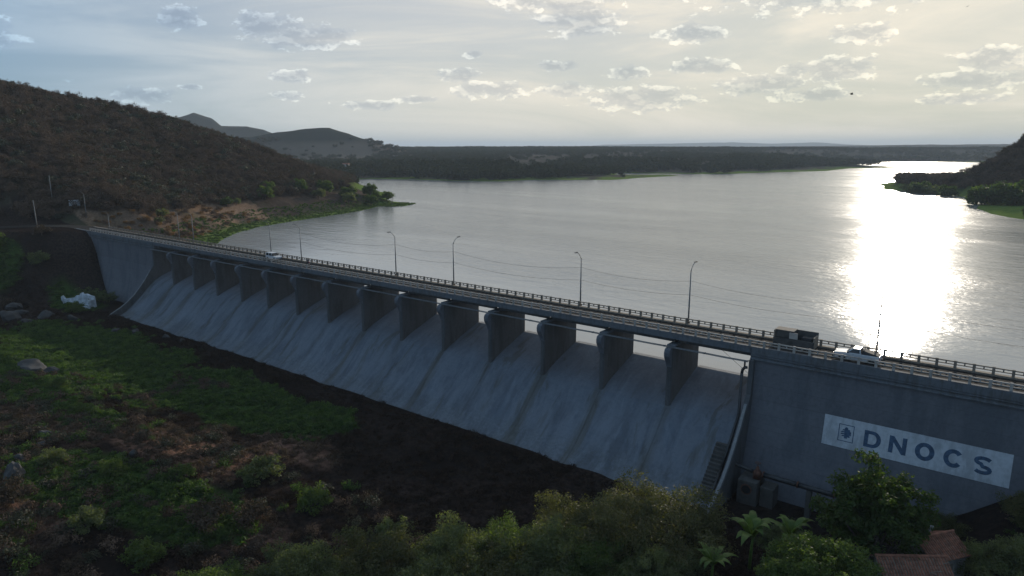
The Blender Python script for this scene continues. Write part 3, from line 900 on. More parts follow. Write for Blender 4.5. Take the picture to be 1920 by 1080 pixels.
# letters drawn 1 wide x 1 high from quads
SW = 0.25
LET = {}
LET['D'] = [[(0, 0), (SW, 0), (SW, 1), (0, 1)], [(SW, 0), (.52, 0), (.52, .2), (SW, .2)], [(SW, .8), (.52, .8), (.52, 1), (SW, 1)]] + \
    stroke_poly(arc(.50, .5, .50, .5, -90, 90), arc(.50, .5, .24, .30, -90, 90))
LET['N'] = [[(0, 0), (SW, 0), (SW, 1), (0, 1)], [(1 - SW, 0), (1, 0), (1, 1), (1 - SW, 1)], [(SW, 1), (SW, .62), (1 - SW, 0), (1 - SW, .38)]]
LET['O'] = stroke_poly(arc(.5, .5, .52, .52, 0, 360, 30), arc(.5, .5, .25, .29, 0, 360, 30))
LET['C'] = stroke_poly(arc(.5, .5, .52, .52, 38, 322, 26), arc(.5, .5, .25, .29, 38, 322, 26))
s_mid = arc(.5, .735, .37, .165, 25, 270, 14)[:-1] + arc(.5, .265, .37, .165, 90, -155, 14)
so, si = [], []
for i, p in enumerate(s_mid):
    a = s_mid[max(i - 1, 0)]; b = s_mid[min(i + 1, len(s_mid) - 1)]
    dx, dz = b[0] - a[0], b[1] - a[1]; L_ = math.hypot(dx, dz) or 1
    so.append((p[0] - dz / L_ * .11, p[1] + dx / L_ * .10)); si.append((p[0] + dz / L_ * .11, p[1] - dx / L_ * .10))
LET['S'] = stroke_poly(so, si)

def paint(name, quads, mat, lift=0.022):
    mb = MB()
    for q in quads:
        p = [on_wall(x, z, lift) for x, z in q]
        b_ = [on_wall(x, z, 0.014) for x, z in q]
        n = len(p)
        mb.add(p + b_, [tuple(range(n))] + [(i, n + i, n + (i + 1) % n, (i + 1) % n) for i in range(n)])
    return mb.build(name, mat, sign)
for ch, x0, ww, z0 in (('D', -13.45, 1.85, -9.72), ('N', -10.75, 1.85, -9.70), ('O', -8.0, 1.9, -9.72), ('C', -5.15, 1.85, -9.72), ('S', -2.35, 1.85, -9.74)):
    paint('letter_' + ch.lower(), [[(x0 + u * ww, z0 + v * 2.0) for u, v in q] for q in LET[ch]], M['signblue'])
ex0, ex1, ez0, ez1 = -16.35, -14.6, -9.72, -7.62
th_ = 0.09
paint('emblem_frame', [[(ex0, ez0), (ex1, ez0), (ex1, ez0 + th_), (ex0, ez0 + th_)], [(ex0, ez1 - th_), (ex1, ez1 - th_), (ex1, ez1), (ex0, ez1)],
      [(ex0, ez0 + th_), (ex0 + th_, ez0 + th_), (ex0 + th_, ez1 - th_), (ex0, ez1 - th_)], [(ex1 - th_, ez0 + th_), (ex1, ez0 + th_), (ex1, ez1 - th_), (ex1 - th_, ez1 - th_)]], M['signblue'])
ecx, ecz = (ex0 + ex1) / 2, (ez0 + ez1) / 2
em = [[(ecx - .17, ecz - .66), (ecx + .17, ecz - .66), (ecx + .2, ecz + .6), (ecx - .2, ecz + .6)],
      [(ecx - .2, ecz + .6), (ecx + .2, ecz + .6), (ecx + .08, ecz + .74), (ecx - .08, ecz + .74)]]
for k, (hh_, wd_) in enumerate(((.36, .46), (.12, .6), (-.12, .6), (-.36, .48))):
    em.append([(ecx - wd_, ecz + hh_ - .085), (ecx - .17, ecz + hh_ - .085), (ecx - .17, ecz + hh_ + .085), (ecx - wd_ + .08, ecz + hh_ + .085)])
    em.append([(ecx + .17, ecz + hh_ - .12), (ecx + wd_, ecz + hh_ - .12), (ecx + wd_ - .06, ecz + hh_ + .125), (ecx + .17, ecz + hh_ + .125)])
paint('emblem', em, M['signblue'], 0.02)

# ------------------------------------------------------------------ hoist enclosure on the deck
he = thing('hoist_enclosure', 'dark concrete box enclosure with a cabinet inside beside the dam road railing', 'enclosure', (-23.6, 4.6, 0))
MB().box(-2.6, 2.6, -1.05, -0.9, 0.0, 1.02).build('front_wall', M['grey_panel'], he)
MB().box(-2.6, 2.6, 0.95, 1.1, 0.0, 1.95).build('rear_wall', M['grey_panel'], he)
MB().box(-2.6, -2.42, -0.897, 0.947, 0.0, 1.93).build('side_wall', M['rail_dark'], he)
MB().box(2.42, 2.6, -0.897, 0.947, 0.0, 1.60).build('side_wall', M['rail_dark'], he)
MB().box(-2.40, -0.1, -0.72, 0.9, 1.02, 1.98).build('cabinet', M['grey_panel'], he, bevel=0.03)
MB().box(-0.6, 0.45, -0.85, -0.735, 1.03, 1.85).build('cabinet_door', M['rail_pale'], he)
MB().box(0.9, 2.2, -0.5, 0.5, 0.0, 1.35).build('gate_motor', M['dark'], he, bevel=0.06)
MB().box(-2.5, -0.05, -0.8, 0.93, 1.985, 2.06).build('cabinet_lid', M['rail_dark'], he)

# ------------------------------------------------------------------ street lamps and wires
def lamp_mesh():
    pole = MB().tube([(0, 0, 0), (0, 0, 3.2), (0, 0, 8.0)], [0.13, 0.115, 0.075], 8).mesh('pole', True)
    base = MB().box(-0.2, 0.2, -0.2, 0.2, -0.9, 0.45).mesh('footing')
    arm = MB().tube([(0, 0, 8.0), (0, -0.25, 8.45), (0, -0.75, 8.95), (0, -1.35, 9.22)], [0.07, 0.055, 0.05, 0.045], 6).mesh('arm', True)
    head = MB().prism_y([(-0.13, 0), (0.13, 0), (0.10, 0.10), (-0.10, 0.10)], -1.95, -1.25)
    hm = head.mesh('lamp_head')
    for v in hm.vertices: v.co.z += 9.22
    lens = MB().box(-0.09, 0.09, -1.88, -1.5, 9.18, 9.218).mesh('lens')
    return pole, base, arm, hm, lens
LM = lamp_mesh()
def street_lamp(x, y, label, face=1, z=0.0, lean=0.0, s=1.0, arm=True):
    r = thing('street_lamp', label, 'street lamp', (x, y, z), 0 if face > 0 else math.pi, 'street lamps along the dam road')
    r.rotation_euler = (0, lean, 0 if face > 0 else math.pi)
    r.scale = (s, s, s)
    link('footing', LM[1], M['rail_dark'], r); link('pole', LM[0], M['steel'], r)
    if arm:
        link('arm', LM[2], M['steel'], r)
        h = link('lamp_head', LM[3], M['dark'], r); link('lens', LM[4], M['lamp_lens'], h)
    return r
LY = 6.0
LAMPS = [(-14.15, 1, 'street lamp on the dam behind the white pickup, against the sun glare on the water'),
         (-39.4, -1, 'street lamp with its arm over the lake, first one beyond the hoist enclosure'),
         (-58.3, 1, 'street lamp with its arm over the road, second one beyond the hoist enclosure'),
         (-86.6, -1, 'street lamp with its arm over the lake, near the middle of the spillway'),
         (-102.5, 1, 'street lamp with its arm over the road, past the middle of the spillway'),
         (-134.3, 1, 'faint street lamp on the dam just beyond the motorcyclist'),
         (-146.4, 1, 'faint street lamp on the dam just behind the white off-roader'),
         (-183.0, 1, 'street lamp at the far spillway end, one standing against the green shore'),
         (-190.8, 1, 'street lamp at the far spillway end, one standing against the brown bank')]
for x, f_, lb in LAMPS:
    street_lamp(x, LY + 0.28, lb, f_, s=1.0 if x > -110 else 0.93)
gz = lambda x, y: float(ground_z(np.array([x], float), np.array([y], float))[0])
street_lamp(-238.5, 7.4, 'street lamp where the dam meets the hill, beside a bare utility pole', 1, gz(-238.5, 7.4))
street_lamp(-262.5, 10.0, 'street lamp at the roadside below the hill beside the white notice board', 1, gz(-262.5, 10.0))

def utility_pole(x, y, label, h=8.5, lean=0.0):
    r = thing('utility_pole', label, 'utility pole', (x, y, gz(x, y)), 0, 'utility poles on the left bank')
    r.rotation_euler = (0, lean, 0)
    MB().tube([(0, 0, -0.5), (0, 0, h)], [0.16, 0.10], 8).build('pole', M['plaster'], r, smooth=True)
    MB().box(-0.7, 0.7, -0.06, 0.06, h - 0.7, h - 0.58).build('crossarm', M['wood'], r)
    return r
utility_pole(-256.0, -7.2, 'leaning pale utility pole at the edge of the left bank road', 9.2, -0.05)
utility_pole(-281, 6.5, 'pale utility pole at the foot of the dark hill, behind the road bend', 8.8)
utility_pole(-233.0, 8.0, 'bare pale utility pole at the corner of the dam beside the orange bush', 8.0)

wires = [(6.55, 0.9), (4.45, 0.7)]
px_seq = [12.0, -14.15, -39.4, -58.3, -86.6, -102.5, -134.3]
for wz, sag in wires:
    lab_ = 'upper thin overhead wire strung from lamp to lamp' if wz > 6 else 'lower thin overhead wire strung from lamp to lamp'
    r = thing('overhead_wire', lab_, 'wire', (-60, LY + 0.4, wz), 0, 'wires between the street lamps')
    for a, b in zip(px_seq[:-1], px_seq[1:]):
        pts = []
        for i in range(11):
            s_ = i / 10
            pts.append((a + (b - a) * s_ + 60, 0.2, -sag * 4 * s_ * (1 - s_) * abs(b - a) / 25))
        MB().tube(pts, 0.022, 4).build('span', M['wire'], r)

# notice board on the bank
nb_ = thing('notice_board', 'small white notice board on two posts below the dark hillside', 'sign', (-268.5, 9.0, gz(-268.5, 9.0)), 1.22)
MB().box(-1.7, 1.7, -0.04, 0.04, 1.9, 4.0).build('board', M['signwhite'], nb_)
for sx in (-1.3, 1.3): MB().box(sx - 0.06, sx + 0.06, 0.045, 0.13, -0.3, 3.8).build('leg', M['wood'], nb_)

# ------------------------------------------------------------------ vehicles
def wheel(parent, x, y, r, wd):
    tl = MB().lathe([(r * 0.62, -wd / 2), (r * 0.93, -wd / 2), (r, -wd * 0.32), (r, wd * 0.32), (r * 0.93, wd / 2), (r * 0.62, wd / 2)], 22, (0, 0, 0), 'y')
    w_ = tl.build('wheel', M['rubber'], parent, smooth=False)
    w_.location = (x, y, r)
    MB().lathe([(r * 0.60, -wd * 0.42), (r * 0.60, wd * 0.42)], 18, (0, 0, 0), 'y').build('rim', M['chrome'], w_)
    MB().lathe([(r * 0.16, -wd * 0.5), (r * 0.16, wd * 0.5)], 10, (0, 0, 0), 'y').build('hub', M['dark'], w_)
    return w_

def side_body(prof, arches, hw, name, mat, parent, bevel=0.05):
    """side profile with wheel arches, extruded across and tucked in above the waist"""
    pts = []
    # bottom edge, front to back, with arches cut in
    for (xc, r) in arches:
        for i in range(9):
            a = math.pi * (1 - i / 8)
            pts.append((xc + r * math.cos(a), 0.0 + 0.36 + max(0.0, r * math.sin(a)) * 0.92))
    poly = pts + prof
    mb = MB().prism_y(poly, -hw, hw)
    o = mb.build(name, mat, parent, bevel=bevel)
    return o

def pickup(loc, rz, label):
    r = thing('pickup_truck', label, 'pickup truck', loc, rz)
    # x forward
    prof = [(2.45, 0.36), (2.62, 0.45), (2.66, 0.72), (2.58, 0.98), (1.30, 1.12), (1.22, 1.14), (-0.42, 1.14), (-0.46, 1.10), (-2.50, 1.12), (-2.55, 1.05), (-2.55, 0.50), (-2.50, 0.40)]
    side_body(prof, [(-1.62, 0.43), (1.62, 0.43)], 0.90, 'body', M['white_paint'], r, 0.05)
    # cab
    cab = MB()
    lo = [(1.20, -0.86, 1.13), (-0.44, -0.86, 1.13), (-0.44, 0.86, 1.13), (1.20, 0.86, 1.13)]
    hi = [(0.48, -0.70, 1.72), (-0.34, -0.70, 1.72), (-0.34, 0.70, 1.72), (0.48, 0.70, 1.72)]
    cab.add(lo + hi, [(0, 3, 2, 1), (4, 5, 6, 7), (0, 1, 5, 4), (1, 2, 6, 5), (2, 3, 7, 6), (3, 0, 4, 7)])
    c_ = cab.build('cab', M['white_paint'], r, bevel=0.04)
    def quad_on(name, pts, parent, mat=M['glass']):
        p = [Vector(q) for q in pts]
        n = (p[1] - p[0]).cross(p[2] - p[0]).normalized() * 0.012
        vs = [tuple(q + n) for q in p] + [tuple(q - n) for q in p]
        k = len(p)
        MB().add(vs, [tuple(range(k)), tuple(range(2 * k - 1, k - 1, -1))] + [(i, (i + 1) % k, k + (i + 1) % k, k + i) for i in range(k)]).build(name, mat, parent)
    for sy in (-1, 1):
        quad_on('side_window', [(0.98, sy * 0.852, 1.17), (-0.32, sy * 0.852, 1.17), (-0.26, sy * 0.728, 1.64), (0.44, sy * 0.728, 1.64)], r)
    quad_on('windscreen', [(1.19, -0.76, 1.17), (1.19, 0.76, 1.17), (0.53, 0.64, 1.69), (0.53, -0.64, 1.69)], r)
    quad_on('rear_window', [(-0.455, -0.7, 1.2), (-0.455, 0.7, 1.2), (-0.365, 0.6, 1.64), (-0.365, -0.6, 1.64)], r)
    # cargo bed: dark cover, load and hoops
    MB().box(-2.42, -0.5, -0.78, 0.78, 1.125, 1.20).build('bed_cover', M['dark'], r)
    lo_ = MB(); lo_.add([(-0.52, -0.7, 1.205), (-2.3, -0.7, 1.205), (-2.3, 0.7, 1.205), (-0.52, 0.7, 1.205), (-0.6, -0.6, 1.62), (-1.2, -0.6, 1.45), (-1.2, 0.6, 1.45), (-0.6, 0.6, 1.62)],
                      [(0, 1, 2, 3), (0, 4, 5, 1), (1, 5, 6, 2), (2, 6, 7, 3), (3, 7, 4, 0), (4, 7, 6, 5)])
    lo_.build('tarpaulin', M['dark'], r)
    MB().tube([(-0.62, -0.74, 1.14), (-0.62, -0.74, 1.78), (-0.62, 0.74, 1.78), (-0.62, 0.74, 1.14)], 0.035, 6).build('roll_bar', M['dark'], r)
    MB().box(2.60, 2.74, -0.86, 0.86, 0.42, 0.68).build('bumper', M['dark'], r, bevel=0.03)
    MB().box(-2.68, -2.56, -0.84, 0.84, 0.45, 0.62).build('bumper', M['dark'], r, bevel=0.03)
    for sy in (-1, 1):
        MB().box(2.50, 2.655, sy * 0.84 - 0.08, sy * 0.84 + 0.08, 0.74, 0.92).build('headlight', M['chrome'], r)
        MB().box(-2.575, -2.5, sy * 0.84 - 0.07, sy * 0.84 + 0.07, 0.72, 1.0).build('tail_light', M['red'], r)
        MB().box(0.88, 1.06, sy * 0.98 - 0.07, sy * 0.98 + 0.07, 1.14, 1.30).build('mirror', M['dark'], r)
        wheel(r, 1.62, sy * 0.80, 0.37, 0.24); wheel(r, -1.62, sy * 0.80, 0.37, 0.24)
        MB().box(0.33, 0.47, sy * 0.905 - 0.012, sy * 0.905 + 0.012, 1.0, 1.03).build('door_handle', M['dark'], r)
    return r
pickup((-15.5, 2.15, 0.03), math.pi, 'white pickup truck with dark load cover driving along the dam road near the hoist enclosure')

def off_roader(loc, rz, label):
    r = thing('off_roader', label, 'car', loc, rz)
    prof = [(2.0, 0.38), (2.12, 0.5), (2.1, 0.95), (1.95, 1.02), (0.95, 1.10), (0.9, 1.12), (-1.95, 1.12), (-2.02, 1.0), (-2.02, 0.5), (-1.95, 0.4)]
    side_body(prof, [(-1.3, 0.42), (1.3, 0.42)], 0.86, 'body', M['white_paint'], r, 0.05)
    cab = MB()
    cab.add([(0.92, -0.82, 1.115), (-1.98, -0.82, 1.115), (-1.98, 0.82, 1.115), (0.92, 0.82, 1.115), (0.35, -0.68, 1.68), (-1.85, -0.68, 1.68), (-1.85, 0.68, 1.68), (0.35, 0.68, 1.68)],
            [(0, 3, 2, 1), (4, 5, 6, 7), (0, 1, 5, 4), (1, 2, 6, 5), (2, 3, 7, 6), (3, 0, 4, 7)])
    cab.build('greenhouse', M['glass'], r, bevel=0.03)
    MB().box(-1.9, 0.42, -0.72, 0.72, 1.682, 1.76).build('roof', M['white_paint'], r, bevel=0.03)
    for sy in (-1, 1):
        for x in (-1.86, -0.75, 0.30):
            MB().box(x - 0.05, x + 0.05, sy * 0.76 - 0.07, sy * 0.76 + 0.07, 1.12, 1.70).build('pillar', M['white_paint'], r)
        MB().box(2.02, 2.125, sy * 0.62 - 0.11, sy * 0.62 + 0.11, 0.68, 0.90).build('headlight', M['chrome'], r)
        wheel(r, 1.3, sy * 0.77, 0.37, 0.22); wheel(r, -1.3, sy * 0.77, 0.37, 0.22)
    MB().box(2.08, 2.2, -0.84, 0.84, 0.42, 0.62).build('bumper', M['dark'], r)
    MB().lathe([(0.36, -2.22), (0.36, -2.04)], 16, (0, 0, 0.95), 'x').build('spare_wheel', M['rubber'], r)
    return r
off_roader((-140.2, 2.9, 0.03), 0.0, 'small white off-roader with dark windows driving along the dam road toward the motorcyclist')

# motorcycle and rider
mc = thing('motorcycle', 'dark motorcycle ridden along the dam road ahead of the white off-roader', 'motorcycle', (-126.9, 2.9, 0.03), 0.0)
for x in (-0.68, 0.68):
    MB().lathe([(0.24, -0.05), (0.31, -0.05), (0.32, 0), (0.31, 0.05), (0.24, 0.05)], 18, (x, 0, 0.32), 'y').build('tyre', M['rubber'], mc)
    MB().lathe([(0.23, -0.02), (0.23, 0.02)], 14, (x, 0, 0.32), 'y').build('rim', M['chrome'], mc)
MB().tube([(-0.68, 0, 0.32), (-0.25, 0, 0.45), (0.2, 0, 0.42), (0.42, 0, 0.85), (0.68, 0.07, 0.32)], 0.045, 6).build('frame', M['dark'], mc)
MB().box(-0.2, 0.25, -0.13, 0.13, 0.34, 0.6).build('engine', M['chrome'], mc, bevel=0.04)
MB().box(-0.05, 0.38, -0.14, 0.14, 0.72, 0.92).build('tank', M['red'], mc, bevel=0.06)
MB().box(-0.75, -0.06, -0.13, 0.13, 0.74, 0.84).build('saddle', M['dark'], mc, bevel=0.04)
MB().tube([(0.42, -0.36, 1.02), (0.5, 0, 0.98), (0.42, 0.36, 1.02)], 0.02, 6).build('handlebar', M['chrome'], mc)
MB().box(0.52, 0.62, -0.09, 0.09, 0.82, 0.98).build('headlight', M['lamp_lens'], mc, bevel=0.02)

rider = thing('person', 'person in dark clothes and helmet riding the motorcycle on the dam road', 'person', (-126.9, 2.9, 0.03), 0.0)
def limb_body(parent):
    """one continuous figure: torso, neck, limbs as joined tapering tubes voxel-merged"""
    mb = MB()
    mb.tube([(-0.32, 0, 0.80), (-0.28, 0, 0.95), (-0.18, 0, 1.20), (-0.10, 0, 1.38), (-0.06, 0, 1.47), (-0.02, 0, 1.56)], [0.15, 0.17, 0.165, 0.19, 0.09, 0.06], 12)
    for sy in (-1, 1):
        mb.tube([(-0.28, sy * 0.08, 0.88), (0.0, sy * 0.17, 0.86), (0.16, sy * 0.2, 0.80), (0.08, sy * 0.19, 0.55), (0.02, sy * 0.19, 0.36), (0.16, sy * 0.19, 0.31)], [0.11, 0.095, 0.075, 0.06, 0.045, 0.04], 10)
        mb.tube([(-0.10, sy * 0.14, 1.40), (-0.04, sy * 0.25, 1.33), (0.12, sy * 0.33, 1.14), (0.40, sy * 0.34, 1.06)], [0.075, 0.06, 0.05, 0.035], 10)
    o = mb.build('body', M['cloth'], parent, smooth=True)
    md = o.modifiers.new('merge', 'REMESH'); md.mode = 'VOXEL'; md.voxel_size = 0.025; md.use_smooth_shade = True
    for sy in (-1, 1):
        h = MB()
        h.box(0.38, 0.46, sy * 0.34 - 0.04, sy * 0.34 + 0.04, 1.03, 1.07)
        for q in range(4):
            h.tube([(0.455, sy * 0.34 - 0.03 + q * 0.02, 1.06), (0.485, sy * 0.34 - 0.03 + q * 0.02, 1.045), (0.475, sy * 0.34 - 0.03 + q * 0.02, 1.01)], 0.009, 5)
        h.tube([(0.40, sy * 0.30, 1.04), (0.43, sy * 0.285, 1.01)], 0.011, 5)
        h.build('hand', M['skin'], parent)
limb_body(rider)
MB().lathe([(0.02, -0.14), (0.09, -0.11), (0.125, -0.03), (0.13, 0.04), (0.10, 0.11), (0.02, 0.145)], 14, (0.0, 0, 1.70)).build('helmet', M['helmet'], rider, smooth=True)
MB().box(0.07, 0.122, -0.07, 0.07, 1.62, 1.74).build('face', M['skin'], rider, bevel=0.02)

# ------------------------------------------------------------------ outlet works at the foot of the right wall
ow = thing('outlet_block', 'low concrete outlet block with a round dark opening at the foot of the end wall', 'outlet', (-24.6, -5.2, -18.6))
MB().box(-1.7, 0.75, -1.3, 2.0, -1.0, 3.0).build('block', M['grey_panel'], ow, bevel=0.05)
MB().lathe([(0.55, -1.42), (0.55, -1.305)], 20, (-0.55, 0, 1.9), 'y').build('opening', M['hole'], ow)
MB().lathe([(0.56, -1.36), (0.70, -1.36), (0.70, -1.302), (0.56, -1.302)], 20, (-0.55, 0, 1.9), 'y').build('ring', M['rust'], ow)
MB().box(0.95, 2.6, -0.6, 1.6, -1.0, 2.4).build('side_block', M['grey_panel'], ow, bevel=0.05)
op = thing('outlet_pipe', 'large dark flanged outlet pipe along the foot of the dam wall behind the tree', 'pipe', (-20, -5.0, -14.9))
MB().tube([(-10.3, 0.8, 0.45), (-7.0, 0.3, 0.25), (-5.0, 0.1, 0.1)], 0.24, 12).build('pipe_length', M['black_pipe'], op, smooth=True)
for a in range(5):
    x0 = -3.6 + a * 4.2
    MB().tube([(x0, 0, 0.05 - a * 0.02), (x0 + 4.14, 0, 0.03 - a * 0.02)], 0.33, 14).build('pipe_length', M['black_pipe'], op, smooth=True)
    MB().lathe([(0.44, -0.07), (0.44, 0.07)], 16, (x0, 0, 0.05), 'x').build('flange', M['rust'], op)
for x in (-8.2, 2.0, 8.5, 14.0):
    MB().box(x - 0.3, x + 0.3, -0.35, 0.35, -5.0, -0.22).build('pedestal', M['grey_panel'], op)
gv = thing('gate_valve', 'rusty gate valve with a handwheel between the two stretches of outlet pipe', 'valve', (-24.35, -5.0, -14.85))
MB().lathe([(0.2, -0.75), (0.52, -0.6), (0.55, 0.1), (0.42, 0.35), (0.22, 0.5), (0.18, 0.9)], 14).build('valve_body', M['rust'], gv, smooth=True)
MB().tube([(0, 0, 0.9), (0, 0, 1.45)], 0.05, 6).build('spindle', M['rust'], gv)
MB().tube([(0.34 * math.cos(a), 0.34 * math.sin(a), 1.4) for a in np.linspace(0, 2 * math.pi, 15)], 0.035, 6).build('handwheel', M['rust'], gv)
MB().box(-0.33, 0.33, -0.02, 0.02, 1.385, 1.415).build('spoke', M['rust'], gv)
MB().box(-0.5, 0.5, -0.3, 0.3, -4.6, -0.7).build('plinth', M['rust'], gv)

# whitewashed ruin by the left abutment
ru = thing('whitewashed_ruin', 'broken whitewashed masonry basin half sunk in greenery beside the far abutment', 'ruin', (-213.5, -12.5, gz(-213.5, -12.5)), 0.35)
prof = [(-7.2, -0.6), (-7.4, 2.2), (-6.9, 2.6), (-6.0, 1.7), (-4.2, 2.0), (-2.4, 2.3), (-1.5, 3.0), (-0.2, 3.1), (-0.1, 3.6), (0.8, 4.0), (1.1, 3.5), (2.4, 3.7), (3.6, 3.3), (4.9, 3.1), (5.2, -0.6)]
MB().prism_y(prof, 0.0, 0.55).build('rear_wall', M['whitewash'], ru, bevel=0.05)
MB().prism_y([(-6.8, -0.8), (-6.6, 0.6), (-4.0, 0.3), (-3.0, -0.1), (0.3, -0.2), (2.2, 0.5), (4.8, 0.9), (5.0, -0.8)], -2.6, -2.1).build('front_wall', M['whitewash'], ru, bevel=0.05)
MB().box(4.85, 5.3, -2.09, -0.01, -0.8, 2.4).build('side_wall', M['whitewash'], ru, bevel=0.05)
MB().box(-6.5, 4.8, -2.08, -0.02, -0.6, 0.25).build('floor_slab', M['whitewash'], ru)

# ------------------------------------------------------------------ tiled huts, lower right
def hut(loc, rz, lx, ly, hwall, rise, label, debris=False):
    r = thing('tiled_hut', label, 'house', loc, rz)
    MB().box(-lx / 2 + .3, lx / 2 - .3, -ly / 2 + .3, ly / 2 - .3, -3.5, hwall).build('wall', M['plaster'], r)
    MB().prism([(-ly / 2 + .3, hwall + .003), (ly / 2 - .3, hwall + .003), (0, hwall + rise - .15)], -lx / 2 + .3, lx / 2 - .3).build('gable', M['plaster'], r)
    MB().box(-0.45, 0.45, -ly / 2 + .24, -ly / 2 + .297, 0, 2.0).build('door', M['wood'], r)
    for sy in (-1, 1):
        mb = MB()
        n = int(lx / 0.24)
        L_ = math.hypot(ly / 2, rise)
        rows = int(L_ / 0.4)
        for i in range(n):
            x = -lx / 2 + (i + .5) * lx / n
            for j in range(rows):
                t0 = j / rows; t1 = (j + 1.12) / rows
                y0, z0 = sy * ly / 2 * t0, hwall + rise * (1 - t0); y1, z1 = sy * ly / 2 * t1, hwall + rise * (1 - t1) + .03
                jx = random.uniform(-.02, .02); jz = random.uniform(-.015, .03)
                w0 = 0.10
                vs = []
                for (yy, zz, ww) in ((y0, z0, w0 * .85), (y1, z1 + .02, w0)):
                    for a in (0, 60, 120, 180):
                        vs.append((x + jx + ww * math.cos(math.radians(a)), yy, zz + jz + ww * .8 * math.sin(math.radians(a))))
                mb.add(vs, [(0, 1, 5, 4), (1, 2, 6, 5), (2, 3, 7, 6), (4, 5, 6, 7)])
        rf_ = MB().add([(-lx / 2, 0, hwall + rise - .01), (lx / 2, 0, hwall + rise - .01), (lx / 2, sy * ly / 2, hwall - .01), (-lx / 2, sy * ly / 2, hwall - .01),
                        (-lx / 2, 0, hwall + rise - .08), (lx / 2, 0, hwall + rise - .08), (lx / 2, sy * ly / 2, hwall - .08), (-lx / 2, sy * ly / 2, hwall - .08)],
                       [(0, 1, 2, 3), (7, 6, 5, 4), (0, 4, 5, 1), (1, 5, 6, 2), (2, 6, 7, 3), (3, 7, 4, 0)]).build('roof', M['wood'], r)
        mb.build('tiles', M['tile'], rf_, kind='stuff')
    rd = MB().tube([(-lx / 2, 0, hwall + rise + .04), (lx / 2, 0, hwall + rise + .04)], 0.14, 8).build('ridge_tile', M['tile'], r)
    if debris:
        for k in range(9):
            a = random.uniform(-lx / 2 + .3, lx / 2 - .3); t_ = random.uniform(.15, .8); sy = random.choice((-1, 1, -1))
            yy = sy * ly / 2 * t_; zz = hwall + rise * (1 - t_) + .14
            MB().tube([(a, yy, zz), (a + random.uniform(-1.2, 1.2), yy + random.uniform(-.25, .25), zz + .06)], .04, 5).build('stick', M['wood'], r)
    return r
hut((-4.0, -17.6, -13.7), 0.95, 4.6, 4.2, 2.6, 1.3, 'small hut with a low clay tile roof just below the dam wall sign')
hut((-5.2, -23.6, -14.0), 0.62, 6.2, 5.4, 2.8, 1.8, 'larger hut with a weathered clay tile roof strewn with sticks, nearest the viewer', True)
po = thing('concrete_post', 'short pale concrete post standing behind the smaller tiled hut', 'post', (-4.9, -9.5, -15.8))
MB().box(-0.2, 0.2, -0.2, 0.2, -0.5, 2.6).build('shaft', M['plaster'], po)
MB().box(-0.26, 0.26, -0.26, 0.26, 2.603, 2.75).build('cap', M['plaster'], po)

# tiny buildings on the far side of the lake
fb = thing('far_building', 'tiny flat roofed building on the skyline beyond the middle of the lake', 'building', (-1010, 1330, gz(-1010, 1330)), 0.5)
MB().box(-9, 9, -5, 5, -2, 5.5).build('wall', M['plaster'], fb); MB().box(-9.6, 9.6, -5.6, 5.6, 5.503, 6.2).build('roof', M['wood'], fb)
for i, (x_, y_) in enumerate(((-660, 445), (-640, 462))):
    hb = thing('far_house', ('small pale house among trees behind the left headland, nearer the hill', 'small pale house among trees behind the left headland, nearer the water')[i], 'house', (x_, y_, gz(x_, y_)), 0.6)
    MB().box(-3.5, 3.5, -2.5, 2.5, -1, 6.5).build('wall', M['whitewash'], hb)
    MB().prism([(-3.0, 6.503), (3.0, 6.503), (0, 8.2)], -4, 4).build('roof', M['tile'], hb)
# birds
def bird(loc, label, rz):
    r = thing('bird', label, 'bird', loc, rz, 'birds in the sky', 0.55)
    MB().tube([(-0.22, 0, 0), (-0.08, 0, 0.02), (0.08, 0, 0.03), (0.2, 0, 0.02)], [0.02, 0.07, 0.06, 0.015], 8).build('body', M['bird'], r, smooth=True)
    for s in (-1, 1):
        MB().add([(0.08, s * .05, .03), (-0.08, s * .05, .03), (-0.16, s * .34, .20), (0.02, s * .36, .22), (-0.16, s * .62, .12)], [(0, 1, 2, 3), (3, 2, 4)]).build('wing', M['bird'], r)
bird((-12.4, -29.4, 29.9), 'small dark bird low in the sky above the far shore', 0.5)
bird((-9.0, 5.4, 41.0), 'tiny dark bird high in the bright corner of the sky', 1.4)

# ------------------------------------------------------------------ vegetation
def leaf_cloud(centres, spread, per, size, flat=0.6, aspect=0.5, up=0.5, seed=1, droop=0.0):
    """rhombic leaves scattered in clumps; returns vertices and quads"""
    r = np.random.default_rng(seed)
    C_ = np.repeat(centres, per, 0)
    n = len(C_)
    off = r.normal(size=(n, 3)); off /= np.linalg.norm(off, axis=1)[:, None] + 1e-9
    off *= (r.random(n) ** 0.45)[:, None]
    sp = np.repeat(np.broadcast_to(np.asarray(spread, float), (len(centres),)), per)[:, None]
    P = C_ + off * sp * np.array([1, 1, flat])
    nrm = off * 0.8 + r.normal(size=(n, 3)) * 0.7 + np.array([0, 0, up])
    nrm /= np.linalg.norm(nrm, axis=1)[:, None] + 1e-9
    t_ = np.cross(nrm, r.normal(size=(n, 3))); t_ /= np.linalg.norm(t_, axis=1)[:, None] + 1e-9
    b_ = np.cross(nrm, t_)
    s_ = (size * (0.6 + 0.8 * r.random(n)))[:, None]
    dz = np.array([0, 0, -droop])
    V_ = np.stack([P - t_ * s_, P - b_ * s_ * aspect, P + t_ * s_ + dz * s_, P + b_ * s_ * aspect], 1).reshape(-1, 3)
    Q_ = np.arange(n * 4).reshape(-1, 4)
    return V_, Q_


